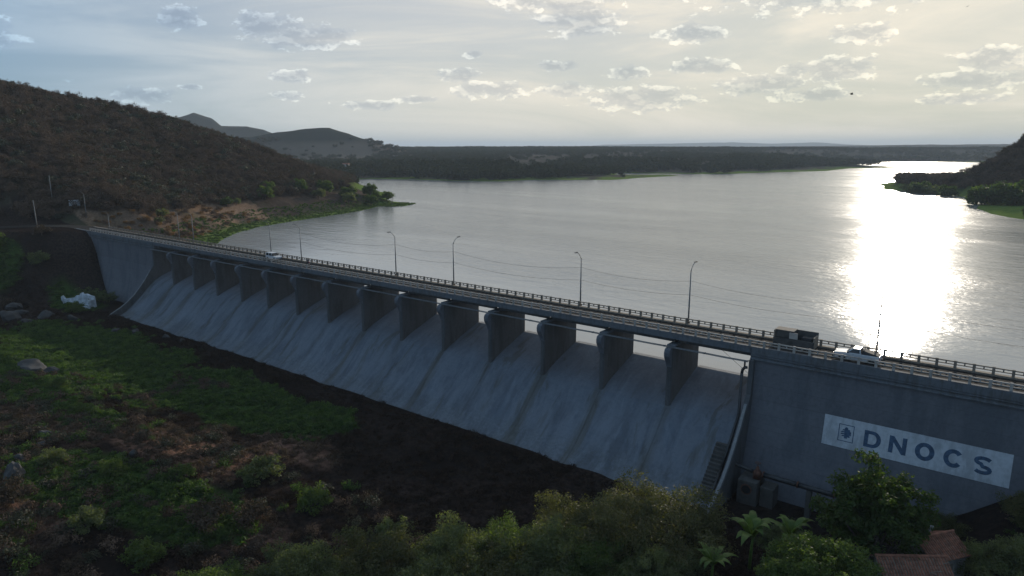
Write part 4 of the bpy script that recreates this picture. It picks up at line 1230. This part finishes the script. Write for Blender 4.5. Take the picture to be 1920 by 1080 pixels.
def crown_centres(n, rx, ry, rz, zc, seed, inner=0.55, lump=0.25, open_=0.0):
    r = np.random.default_rng(seed)
    d = r.normal(size=(n, 3)); d /= np.linalg.norm(d, axis=1)[:, None]
    d[:, 2] = np.where(d[:, 2] < -0.55, -d[:, 2] * 0.4, d[:, 2])
    rad_ = inner + (1 - inner) * r.random(n) ** 0.6
    lob = 1 + lump * np.sin(d[:, 0] * 5.1 + seed) * np.cos(d[:, 1] * 4.3 + 2 * seed) + lump * 0.6 * np.sin(d[:, 2] * 7 + d[:, 0] * 9 + seed)
    P = d * rad_[:, None] * lob[:, None] * np.array([rx, ry, rz])
    P[:, 2] += zc
    return P


def trunk_mb(h, rx, zc, r0, seed, nlimb=6, z0=-1.0):
    r = random.Random(seed)
    mb = MB()
    top = zc - 0.1
    mb.tube([(0, 0, z0), (r.uniform(-.1, .1), r.uniform(-.1, .1), h * .35), (r.uniform(-.3, .3), r.uniform(-.3, .3), top)], [r0 * 1.25, r0, r0 * .55], 8)
    for k in range(nlimb):
        a = 2 * math.pi * (k + r.random() * .6) / nlimb; zs = h * (.3 + .35 * r.random())
        e = rx * (.55 + .3 * r.random())
        mb.tube([(0, 0, zs), (math.cos(a) * e * .5, math.sin(a) * e * .5, zs + (zc - zs) * .6), (math.cos(a) * e, math.sin(a) * e, zc + r.uniform(-.5, 1.2))], [r0 * .55, r0 * .35, r0 * .12], 6)
    return mb


def make_tree_meshes(rx, ry, rz, zc, n, per, size, spread, seed, mat, r0=0.25, lump=0.25, up=0.5, inner=0.55, aspect=0.5, droop=0.0):
    C_ = crown_centres(n, rx, ry, rz, zc, seed, inner, lump)
    V_, Q_ = leaf_cloud(C_, spread, per, size, 0.7, aspect, up, seed, droop)
    cm = np_mesh('crown', V_, quads=Q_); cm.materials.append(mat)
    tm = trunk_mb(zc, rx, zc, r0, seed).mesh('trunk', True); tm.materials.append(M['bark'])
    return cm, tm


def place_tree(ms, loc, label, rz=0.0, s=1.0, name='tree', cat='tree', group=None):
    r = thing(name, label, cat, loc, rz, group, s)
    link('crown', ms[0], None, r); link('trunk', ms[1], None, r)
    return r


# prototypes
TM = {}
TM['mango'] = make_tree_meshes(4.9, 4.8, 5.6, 7.6, 300, 75, 0.21, 0.95, 3, M['leaf_green'], 0.4, 0.24, inner=0.62, up=0.8)
TM['round'] = make_tree_meshes(6.0, 5.8, 4.4, 4.6, 420, 90, 0.14, 0.8, 5, M['leaf_bright'], 0.35, 0.07, inner=0.82)
TM['olive'] = make_tree_meshes(8.6, 8.0, 5.2, 6.6, 620, 95, 0.13, 1.15, 8, M['leaf_olive'], 0.4, 0.22, inner=0.65, up=0.9)
TM['thicket'] = make_tree_meshes(4.6, 4.4, 3.4, 4.2, 330, 85, 0.115, 0.8, 11, M['leaf_grey'], 0.2, 0.3, inner=0.6)
TM['thicket2'] = make_tree_meshes(4.2, 4.8, 3.0, 4.0, 310, 85, 0.11, 0.85, 14, M['leaf_olive'], 0.2, 0.32, inner=0.6)
TM['thicket3'] = make_tree_meshes(4.0, 4.2, 3.2, 3.9, 310, 85, 0.11, 0.8, 17, M['leaf_bright'], 0.2, 0.32, inner=0.6)
TM['shrub'] = make_tree_meshes(1.7, 1.7, 1.2, 1.2, 50, 45, 0.13, 0.5, 21, M['leaf_grey'], 0.07, 0.3, inner=0.5)
TM['shrub_g'] = make_tree_meshes(1.7, 1.6, 1.1, 1.1, 50, 45, 0.13, 0.5, 23, M['leaf_bright'], 0.07, 0.3, inner=0.5)
TM['shrub_b'] = make_tree_meshes(1.8, 1.6, 1.2, 1.2, 46, 40, 0.12, 0.55, 25, M['leaf_brown'], 0.07, 0.35, inner=0.5)
TM['far_green'] = make_tree_meshes(4.2, 4.0, 3.2, 4.0, 60, 38, 0.5, 1.4, 27, M['leaf_green'], 0.3, 0.25, inner=0.5)
TM['far_bright'] = make_tree_meshes(4.0, 4.2, 3.0, 3.8, 56, 38, 0.5, 1.4, 29, M['leaf_bright'], 0.3, 0.25, inner=0.5)
TM['far_grey'] = make_tree_meshes(3.6, 3.6, 2.6, 3.8, 50, 32, 0.42, 1.3, 31, M['leaf_grey'], 0.25, 0.3, inner=0.5)
TM['bare'] = make_tree_meshes(3.2, 3.2, 2.6, 3.6, 60, 30, 0.55, 1.2, 33, M['twigs'], 0.2, 0.3, inner=0.3, aspect=0.12)


def T(kind, x, y, label, s=1.0, rz=None, dz=0.0, **k):
    return place_tree(TM[kind], (x, y, gz(x, y) + dz), label, random.uniform(0, 6.28) if rz is None else rz, s, **k)

T('mango', -8.8, -21.0, 'tall dark green tree in front of the wall sign, hiding the bottom of letters', (0.86, 0.86, 1.0), 0.4, dz=-0.9, name='leafy_tree')
T('round', -10.5, -32.0, 'round bright green tree with smooth dense crown below the tall dark green tree', 0.80, 0.2, dz=1.2, name='leafy_tree')
T('olive', -27.5, -28.0, 'broad olive brown tree at the foot of the spillway, largest crown along the lower edge', 0.96, 1.0, dz=-4.3, name='leafy_tree')
T('thicket2', -36.0, -30.0, 'olive tree standing just beside the broad olive brown tree on its lakeward side', 1.05, dz=-1.6, name='leafy_tree')
FG = [('thicket3', -39.0, -37.5, 1.0, 'yellow green bushy tree at the edge of the burnt ground, with rounded sunlit top'),
      ('thicket', -43.0, -42.0, 1.0, 'grey green tree between the sunlit rounded bushy tree and the brown topped one'),
      ('thicket2', -47.5, -47.5, 1.12, 'brown topped olive tree where the row along the lower edge begins to rise'),
      ('thicket3', -41.5, -38.0, 0.8, 'small bright tree wedged behind the yellow green bushy tree'),
      ('thicket', -52.5, -53.5, 1.0, 'grey green tree with feathery top near the dry bank of orange brush'),
      ('thicket3', -57.0, -60.0, 0.95, 'light green bush tree at the lower edge beside the dry orange brush'),
      ('thicket3', -60.5, -65.5, 0.85, 'light green bush tree that ends the row of trees at the lower edge'),
      ('thicket', -33.5, -37.5, 1.05, 'shaded grey green tree in the middle of the lower edge under the broad olive tree'),
      ('thicket2', -36.5, -42.5, 1.0, 'shaded olive tree at the very bottom edge, middle of the row'),
      ('thicket3', -29.0, -37.0, 0.9, 'green tree at the bottom edge directly below the broad olive brown tree'),
      ('thicket', -41.0, -48.0, 1.0, 'grey green tree at the bottom edge below the brown topped olive tree'),
      ('thicket3', -46.0, -53.5, 0.95, 'bright tree at the bottom edge between the brown topped tree and the feathery one'),
      ('thicket', -24.0, -35.0, 0.8, 'low grey green tree between the broad olive tree and the banana clump'),
      ('thicket2', -52.0, -60.0, 0.9, 'olive tree at the bottom edge between the feathery tree and the light green bushes')]
for kd, x, y, s, lb in FG:
    T(kd, x, y, lb, s * (1.03 if x > -46 else 0.95), dz=-1.6 if x > -46 else -1.0, name='leafy_tree')
T('thicket', -1.5, -13.0, 'pale leaved shrub tree beside the smaller tiled hut, below the end of the sign', 0.5, dz=-1.5, name='leafy_tree')
T('thicket2', 3.6, -9.0, 'dark brown tree against the dam wall beyond the end of the sign', 0.6, dz=-1.6, name='leafy_tree')
T('thicket', 2.6, -17.0, 'pale leaved tree at the lower corner behind the larger tiled hut', 0.75, dz=-1.0, name='leafy_tree')
T('thicket2', -4.2, -7.0, 'small dark tree hugging the dam wall between the tall green tree and the pale post', 0.5, dz=-0.6, name='leafy_tree')
T('thicket', -17.5, -16.5, 'dark low tree between the outlet pipe and the banana clump', 0.55, dz=-0.8, name='leafy_tree')

# banana clump
def banana(loc, label, n, size, seed, rz=0):
    r = random.Random(seed)
    t_ = thing('banana_plant', label, 'plant', loc, rz, 'banana plants between the trees')
    MB().tube([(0, 0, -0.5), (0.05, 0, 1.2 * size), (0.1, 0.05, 2.1 * size)], [0.2, 0.15, 0.09], 8).build('stem', M['frond'], t_, smooth=True)
    for k in range(n):
        a = 2 * math.pi * k / n + r.uniform(-.3, .3); el = r.uniform(.75, 1.42); L_ = size * r.uniform(1.7, 2.6)
        mb = MB(); vs = []; m_ = 9
        for i in range(m_ + 1):
            s_ = i / m_
            rr_ = L_ * s_ * math.cos(el) + .35 * L_ * s_ * s_ * .5; z = 2.0 * size + L_ * s_ * math.sin(el) - .55 * L_ * s_ * s_ * s_
            ww = .22 * size * math.sin(math.pi * min(1, .12 + s_ * .9)) ** .7 * (1 + .12 * (i % 2))
            cx_, cy_ = rr_ * math.cos(a), rr_ * math.sin(a)
            vs += [(cx_ - math.sin(a) * ww, cy_ + math.cos(a) * ww, z - .06), (cx_, cy_, z), (cx_ + math.sin(a) * ww, cy_ - math.cos(a) * ww, z - .06)]
        fs = []
        for i in range(m_):
            fs += [(3 * i, 3 * i + 1, 3 * i + 4, 3 * i + 3), (3 * i + 1, 3 * i + 2, 3 * i + 5, 3 * i + 4)]
        mb.add(vs, fs).build('leaf', M['frond'], t_, fix=False, smooth=True)
    return t_
banana((-18.4, -25.5, gz(-18.4, -25.5)), 'banana plant with long sunlit leaves between the broad olive tree and the round bright tree', 13, 1.8, 2)
banana((-15.8, -21.5, gz(-15.8, -21.5)), 'banana plant with upright leaves just behind the round bright green tree', 11, 1.6, 5)
banana((-20.2, -31.0, gz(-20.2, -31.0)), 'banana plant at the bottom edge with pale leaf tips', 10, 1.4, 9)
banana((-27.6, -35.5, gz(-27.6, -35.5)), 'banana plant poking out under the broad olive tree at the bottom edge', 7, 0.9, 12)

# trees on the left bank at the foot of the hill
LB = [('far_bright', -300, 104, 0.9, 'vivid green tree standing alone at the foot of the brown hill above the lake shore'),
      ('far_green', -306, 110, 0.85, 'dark green tree just behind the vivid green tree'),
      ('far_grey', -262, 36, 0.55, 'sparse yellowish tree on the orange bank behind the dam end'),
      ('far_grey', -252, 30, 0.42, 'small sparse tree on the orange bank, nearer the dam road'),
      ('far_green', -290, 78, 0.6, 'dark bush on the brown bank over the green shore strip'),
      ('far_grey', -292, 84, 0.5, 'greyish bush next to the dark bush on the brown bank'),
      ('far_green', -312, 132, 1.0, 'dark green tree first in the shoreline row after the vivid green tree'),
      ('far_grey', -306, 140, 0.9, 'grey green tree second in the shoreline row under the hill'),
      ('far_green', -314, 150, 1.05, 'big dark green tree third in the shoreline row under the hill'),
      ('far_grey', -306, 160, 0.95, 'pale grey green tree fourth in the shoreline row under the hill'),
      ('far_green', -316, 168, 1.05, 'big dark green tree fifth in the shoreline row under the hill'),
      ('far_green', -306, 176, 0.85, 'dark green tree near the tip of the headland'),
      ('far_green', -318, 186, 1.0, 'tall dark tree at the tip of the headland'),
      ('far_bright', -308, 190, 0.8, 'lighter green tree at the tip of the headland'),
      ('far_green', -326, 196, 0.9, 'dark tree behind the tip of the headland'),
      ('bare', -275, 50, 0.7, 'leafless grey tree between the orange bank and the dark bush')]
for kd, x, y, s, lb in LB:
    T(kd, x, y, lb, s, dz=-0.3, name='shore_tree')
T('shrub_b', -244.5, 10.5, 'orange dry bush beside the dam end below the bare utility pole', 1.3, dz=-0.1, name='dry_bush', cat='bush')
def palm(loc, label, h, seed, s=1.0):
    r = random.Random(seed)
    t_ = thing('palm_tree', label, 'palm', loc, 0, 'palms at the headland tip')
    MB().tube([(0, 0, -0.4), (0.1, 0, h * .5), (0.0, 0.1, h)], [.2, .16, .13], 7).build('trunk', M['bark'], t_, smooth=True)
    mb = MB()
    for k in range(16):
        a = 2 * math.pi * k / 16 + r.uniform(-.2, .2); el = r.uniform(-.1, 1.1); L_ = 2.6
        vs = []
        for i in range(7):
            s_ = i / 6; rr_ = L_ * s_ * math.cos(el * .8); z = h + L_ * s_ * math.sin(el) - 1.4 * s_ * s_
            ww = .28 * math.sin(math.pi * (.1 + .88 * s_))
            vs += [(rr_ * math.cos(a) - math.sin(a) * ww, rr_ * math.sin(a) + math.cos(a) * ww, z - .1), (rr_ * math.cos(a) + math.sin(a) * ww, rr_ * math.sin(a) - math.cos(a) * ww, z - .1), (rr_ * math.cos(a), rr_ * math.sin(a), z)]
        fs = []
        for i in range(6):
            fs += [(3 * i, 3 * i + 2, 3 * i + 5, 3 * i + 3), (3 * i + 2, 3 * i + 1, 3 * i + 4, 3 * i + 5)]
        mb.add(vs, fs)
    mb.build('crown', M['leaf_green'], t_, fix=False)
palm((-300, 186, gz(-300, 186)), 'palm at the tip of the headland, standing nearest the water', 6.0, 1)
palm((-303, 190, gz(-303, 190)), 'second palm at the tip of the headland behind the first', 5.2, 2)

# right bank trees
RB = [('far_green', -72, 500, 1.7, 'dark round tree at the water side end of the right headland'), ('far_grey', -64, 494, 1.5, 'grey tree next to the end of the right headland'),
      ('far_green', -52, 478, 1.35, 'dark tree at the foot of the right headland slope'), ('far_green', -26, 404, 2.1, 'large dark tree clump over the green meadow on the right headland'),
      ('far_green', -13, 400, 2.5, 'largest dark tree at the frame edge on the right headland meadow'), ('far_green', -3, 330, 0.9, 'small dark tree on the right headland meadow close to the water'),
      ('far_grey', -84, 522, 1.1, 'sparse tree sticking out over the bright water at the right headland')]
for kd, x, y, s, lb in RB:
    T(kd, x, y, lb, s, dz=-1.9 * s, name='shore_tree')

# shrubs on the valley floor
SH = [('shrub_g', -252, -22, 2.6, 'bright green bush on the bank below the left bank road'), ('shrub_g', -247, -26, 2.0, 'light green bush just below the brightest bush on the bank'),
      ('shrub_b', -226, -28, 1.5, 'brown bush on the slope above the pale rocks'), ('shrub_g', -205, -17, 1.4, 'green bush growing against the whitewashed ruin'),
      ('shrub', -218, -9, 1.8, 'dark bush behind the whitewashed ruin'), ('shrub', -211, -7.5, 1.7, 'dark bush between the whitewashed ruin and the abutment'),
      ('shrub_b', -72, -52, 1.5, 'orange brown dry bush, larger one on the dry bank near the light green trees'), ('shrub_b', -69, -48.5, 1.2, 'pale brown dry bush with twiggy top on the dry bank'),
      ('shrub', -77, -42, 1.4, 'round dark green bush on the burnt ground'), ('shrub_g', -67, -41.5, 1.25, 'yellow green bush on the burnt ground near the tree row'),
      ('shrub_g', -83, -50, 0.9, 'low bright green plants in the middle of the dark valley floor'), ('shrub_g', -88, -56, 0.9, 'bright green low bush near the tumbled grey boulders'),
      ('shrub', -95, -60, 1.0, 'grey green bush beside the tumbled grey boulders'), ('shrub', -54.5, -40, 1.1, 'thin grey shrub at the near edge of the burnt ground'),
      ('shrub_b', -50, -36, 0.9, 'brown shrub at the near edge of the burnt ground'), ('shrub_g', -130, -47.5, 1.0, 'sunlit yellow green bush beside the big grey boulder'),
      ('shrub_g', -113, -50, 1.0, 'sunlit yellow green bush among the reddish litter'), ('shrub', -80, -62, 1.1, 'dark green bush near the lower corner'),
      ('shrub_b', -89, -66, 1.2, 'reddish brown bush at the lower corner'), ('shrub_g', -71, -60, 1.2, 'green bush at the bottom edge beside the light green trees'),
      ('shrub', -237, -14, 1.8, 'dark bush on the bank beneath the utility pole'), ('shrub_b', -244, -10, 1.3, 'brown bush on the bank edge near the dam corner')]
for kd, x, y, s, lb in SH:
    T(kd, x, y, lb, s, dz=-0.15, name='bush', cat='bush')

# boulders
def rock_mesh(seed, n=3):
    import bmesh
    b = bmesh.new(); bmesh.ops.create_icosphere(b, subdivisions=n, radius=1)
    r = np.random.default_rng(seed); k = r.normal(size=(5, 3)); k /= np.linalg.norm(k, axis=1)[:, None]
    for v in b.verts:
        p = np.array(v.co)
        for q in k:
            d = p @ q
            if d > 0.62: p = p - q * (d - 0.62) * 0.85
        p *= 1 + 0.10 * math.sin(p[0] * 6 + seed) * math.cos(p[1] * 5) + 0.05 * math.sin(p[2] * 13 + p[0] * 11)
        v.co = p * np.array([1, .85, .62])
    me = bpy.data.meshes.new('boulder'); b.to_mesh(me); b.free(); me.materials.append(M['rock'])
    return me
RM = [rock_mesh(s) for s in (1, 2, 3, 4)]
BO = [(-147, -45.5, 3.0, 'big grey boulder half sunk in the sunlit green herbs'), (-143.5, -44, 1.5, 'smaller boulder leaning on the big grey one in the herbs'),
      (-222, -26, 2.6, 'pale grey boulder highest on the slope in the rock group above the herbs'), (-214, -27.5, 2.2, 'grey boulder in the middle of the rock group above the green floor'),
      (-206, -24, 2.4, 'flat grey boulder of the rock group closest to the green floor'), (-201, -30, 1.8, 'dark boulder at the lower edge of the rock group'),
      (-209, -31, 2.8, 'large dark boulder at the outer end of the rock group'), (-196, -21, 1.7, 'small pale boulder of the rock group below the whitewashed ruin'),
      (-174, -20, 1.5, 'dark rock near the spillway toe with pale grass around it'), (-170, -17, 1.2, 'low rock at the spillway toe beside the dark one'),
      (-160, -14.5, 1.0, 'small pale rock lying at the spillway toe'), (-152, -14.5, 0.9, 'smallest pale rock at the spillway toe, further along'),
      (-106, -57, 1.3, 'grey boulder in the dark undergrowth, upper one of the tumbled group'), (-103, -59, 1.1, 'grey boulder in the dark undergrowth, beside the upper tumbled one'),
      (-95, -64, 1.9, 'big round grey boulder close to the lower corner'), (-100, -62, 1.0, 'small boulder between the tumbled group and the big round one'),
      (-84, -45, 0.9, 'small grey stone in the reddish litter near the pale twigs'), (-91, -52, 0.9, 'grey stone among the low green plants')]
for i, (x, y, s, lb) in enumerate(BO):
    o = link('boulder', RM[i % 4], None, loc=(x, y, gz(x, y) + s * 0.12), rot=(0.1 * i, 0.07 * i, i * 1.3))
    o.scale = (s, s, s); o['label'] = lb; o['category'] = 'boulder'; o['group'] = 'boulders on the valley floor'

# ---- cover too dense to count: points carrying instanced sprigs
def gn_scatter(name, pts, scales, protos, mat, zsq=1.0, **tags):
    me = bpy.data.meshes.new(name)
    me.vertices.add(len(pts)); me.vertices.foreach_set('co', np.asarray(pts, np.float32).ravel())
    at = me.attributes.new('size', 'FLOAT', 'POINT'); at.data.foreach_set('value', np.asarray(scales, np.float32))
    at = me.attributes.new('spin', 'FLOAT', 'POINT'); at.data.foreach_set('value', rng.uniform(0, 6.28, len(pts)).astype(np.float32))
    me.update()
    o = bpy.data.objects.new(name, me); COL.objects.link(o)
    ng = bpy.data.node_groups.new(name, 'GeometryNodeTree')
    ng.interface.new_socket('Geometry', in_out='INPUT', socket_type='NodeSocketGeometry')
    ng.interface.new_socket('Geometry', in_out='OUTPUT', socket_type='NodeSocketGeometry')
    N, L = ng.nodes, ng.links
    gi = N.new('NodeGroupInput'); go = N.new('NodeGroupOutput')
    mp = N.new('GeometryNodeMeshToPoints'); L.new(gi.outputs[0], mp.inputs[0])
    iop = N.new('GeometryNodeInstanceOnPoints'); L.new(mp.outputs[0], iop.inputs['Points'])
    jn = N.new('GeometryNodeJoinGeometry')
    for pm in protos:
        po_ = bpy.data.objects.new('sprig', pm)
        oi = N.new('GeometryNodeObjectInfo'); oi.inputs['Object'].default_value = po_; oi.inputs['As Instance'].default_value = True
        L.new(oi.outputs['Geometry'], jn.inputs[0])
    L.new(jn.outputs[0], iop.inputs['Instance']); iop.inputs['Pick Instance'].default_value = True
    na_ = N.new('GeometryNodeInputNamedAttribute'); na_.data_type = 'FLOAT'; na_.inputs[0].default_value = 'size'
    nb2 = N.new('GeometryNodeInputNamedAttribute'); nb2.data_type = 'FLOAT'; nb2.inputs[0].default_value = 'spin'
    cx_ = N.new('ShaderNodeCombineXYZ'); L.new(nb2.outputs['Attribute'], cx_.inputs[2])
    L.new(cx_.outputs[0], iop.inputs['Rotation'])
    L.new(na_.outputs['Attribute'], iop.inputs['Scale'])
    L.new(iop.outputs[0], go.inputs[0])
    md = o.modifiers.new('scatter', 'NODES'); md.node_group = ng
    o['kind'] = 'stuff'
    for k_, v_ in tags.items(): o[k_] = v_
    return o


def sprig(seed, n, rx, rz, size, spread, per, mat, aspect=0.3, up=0.3, inner=0.2, zc=None):
    C_ = crown_centres(n, rx, rx, rz, rz * 0.6 if zc is None else zc, seed, inner, 0.3)
    V_, Q_ = leaf_cloud(C_, spread, per, size, 0.8, aspect, up, seed)
    me = np_mesh('sprig', V_, quads=Q_); me.materials.append(mat)
    return me


def rand_polar(n, a0, a1, r0, r1, power=1.0):
    """even over the ground between two bearings (degrees from +Y) and two distances from the valley edge"""
    a = np.radians(rng.uniform(a0, a1, n)); r = np.sqrt(rng.uniform(r0 * r0, r1 * r1, n))
    return r * np.sin(a), -88 + r * np.cos(a)


def dam_free(x, y):
    return ~((y > -12.5) & (y < 10) & (x > -236))

# scrub on the hills
x, y = rand_polar(34000, -88, -34, 170, 620)
z, d = ground_z(x, y, True)
dens_ = 0.75 + 0.45 * fbm(x, y, 26, 3, 71)
zh = z > 0.9
bench = (x > -262) | ((y < 12) & (x - xedge(y) > -30))
k = (d > 22) & zh & dam_free(x, y) & (rng.random(len(x)) < dens_) & (x < -225) & ~bench
P_ = np.stack([x[k], y[k], z[k] - 0.2], 1)
bare_p = [sprig(101 + i, 26, 2.3, 1.7, 0.55, 1.0, 20, M['twigs'], 0.10, 0.2, 0.3, 2.1) for i in range(3)]
dark_p = [sprig(111 + i, 26, 2.2, 1.7, 0.34, 1.0, 22, M['leaf_brown'], 0.4, 0.4, 0.3, 2.0) for i in range(2)]
green_p = [sprig(121 + i, 26, 2.2, 1.7, 0.34, 1.0, 22, M['leaf_scrub'], 0.5, 0.5, 0.3, 2.0) for i in range(2)]
kinds = rng.random(len(P_)); nz = fbm(P_[:, 0], P_[:, 1], 60, 3, 81)
gsel = kinds < 0.07 + 0.22 * sstep((nz - 0.1) / 0.4)
dsel = (~gsel) & (kinds > 0.74)
bsel = ~(gsel | dsel)
sc_ = rng.uniform(0.65, 1.35, len(P_))
gn_scatter('bare_scrub', P_[bsel], sc_[bsel], bare_p, None, label='grey brown leafless scrub covering the big hill over the lake')
gn_scatter('brown_scrub', P_[dsel], sc_[dsel], dark_p, None, label='brown leaved scrub scattered over the big hill over the lake')
gn_scatter('green_scrub', P_[gsel], sc_[gsel], green_p, None, label='olive green scrub scattered over the big hill over the lake')
# right headland
x, y = rand_polar(9000, -12, 14, 380, 760)
z, d = ground_z(x, y, True)
k = (z > -5.6) & (d > 16) & (x > -110) & ((y > 400) | (d > 54))
P_ = np.stack([x[k], y[k], z[k] - 0.2], 1)
gn_scatter('headland_scrub', P_, rng.uniform(0.9, 1.6, len(P_)), bare_p + dark_p, None, label='dark scrub covering the headland at the frame edge')
# wooded far shore
x, y = rand_polar(75000, -80, 12, 560, 2600)
z, d = ground_z(x, y, True)
nn_ = fbm(x, y, 160, 4, 91)
k = (d > 20) & ((x < -150) | (y > 1500)) & (rng.random(len(x)) < np.where(d < 140, 0.75 + 0.6 * nn_, 0.75 + 0.4 * nn_)) & (z < 40)
k &= ~((d < 60) & (x > -400) & (fbm(x, y, 110, 2, 93) < 0.22))
k &= ~((d > 95) & (d < 900) & (nn_ < -0.02) & (rng.random(len(x)) < 0.86))
P_ = np.stack([x[k], y[k], z[k] - 0.3], 1)
far_p = [sprig(131 + i, 18, 4.6, 2.4, 0.8, 1.8, 14, M['leaf_far'], 0.6, 0.5, 0.3, 3.0) for i in range(3)]
gn_scatter('far_wood', P_, (rng.uniform(0.45, 1.25, len(P_)) ** 1.3) * np.where(d[k] < 170, 1.5, 1.0), far_p, None, label='dark woods on the low country beyond the lake')

# valley floor
x, y = rand_polar(165000, -90, -4, 44, 285)
z, d = ground_z(x, y, True)
k = (y < -11.5) & (x > xedge(y) + 2) & ~((x > -9) & (y > -27) & (y < -13))
x, y, z, d = x[k], y[k], z[k], d[k]
g_, r_, s_ = masks(x, y, z, d)
u = rng.random(len(x)); bn = fbm(x, y, 5, 3, 95)
kg = (u < g_ * 0.62)
kr = (~kg) & (u < 0.25 + r_ * 0.30) & (r_ > 0.3)
kd = (~kg) & (~kr) & (u < 0.26 + 0.15 * bn)
herb_g = [sprig(141 + i, 12, 0.5, 0.26, 0.15, 0.28, 10, M['grass_green'], 0.35, 0.6, 0.2) for i in range(3)]
herb_r = [sprig(151 + i, 11, 0.5, 0.22, 0.14, 0.28, 9, M['grass_dry'], 0.22, 0.4, 0.2) for i in range(3)]
herb_d = [sprig(161 + i, 10, 0.5, 0.26, 0.17, 0.3, 9, M['grass_dark'], 0.14, 0.2, 0.2) for i in range(3)]
for nm, kk, pr_, lb, sc0 in (('green_herbs', kg, herb_g, 'green herbs carpeting the valley floor below the spillway', 1.1), ('dry_herbs', kr, herb_r, 'reddish dry litter and stalks on the valley floor', 0.9),
                             ('charred_herbs', kd, herb_d, 'dark burnt stalks on the valley floor', 1.0)):
    P_ = np.stack([x[kk], y[kk], z[kk]], 1)
    gn_scatter(nm, P_, rng.uniform(0.6, 1.5, kk.sum()) * sc0 * (1 + 0.5 * np.clip(bn[kk], -1, 1)), pr_, None, label=lb)
# low undergrowth between the tree row and the lawn
x, y = rand_polar(5200, -78, -38, 44, 150)
z, d = ground_z(x, y, True)
bb = fbm(x, y, 12, 3, 97)
k = (y < -24) & (rng.random(len(x)) < 0.16 + 0.55 * sstep((bb - 0.05) / 0.35)) & (x > -150) & ~((y > -34) & (x > -95)) & ((y < -38) | (bb > 0.35))
P_ = np.stack([x[k], y[k], z[k] - 0.1], 1)
ug = [sprig(181 + i, 22, 1.0, 0.6, 0.13, 0.42, 16, mm, 0.35, 0.4, 0.25) for i, mm in enumerate((M['leaf_scrub'], M['twigs'], M['grass_green'], M['leaf_brown'], M['leaf_scrub'], M['twigs']))]
gn_scatter('undergrowth', P_, rng.uniform(0.5, 1.35, len(P_)), ug, None, label='mixed low undergrowth on the valley floor beyond the tree row')
# scrub on the right bank below the wall
x, y = rand_polar(2600, -6, 62, 40, 110)
z, d = ground_z(x, y, True)
k = (y < -3) & (x > 1.5) & (rng.random(len(x)) < 0.75)
gn_scatter('bank_undergrowth', np.stack([x[k], y[k], z[k] - 0.1], 1), rng.uniform(0.5, 1.5, k.sum()), ug, None, label='brown and green undergrowth on the right bank below the dam wall')
# shore grass tufts
x, y = rand_polar(30000, -85, -40, 140, 420)
z, d = ground_z(x, y, True)
k = (y > 10) & (d > 0.5) & (d < 24) & (x < -215) & (z > WL)
P_ = np.stack([x[k], y[k], z[k]], 1)
gn_scatter('shore_grass', P_, rng.uniform(0.6, 1.4, k.sum()), herb_g, None, label='green grass along the lake shore under the hill')
# a few small twiggy plants on the orange bank
x, y = rand_polar(2600, -82, -50, 150, 330)
z, d = ground_z(x, y, True)
k = (y > 9) & (d > 14) & (d < 44) & (x < -236) & (x > -330)
P_ = np.stack([x[k], y[k], z[k]], 1)
gn_scatter('bank_brush', P_, rng.uniform(0.25, 0.6, k.sum()), [sprig(171, 24, 2.2, 1.5, 0.4, 0.9, 16, M['dry_orange'], 0.25, 0.3, 0.3), bare_p[0]], None, label='dry orange brush on the bank behind the dam end')
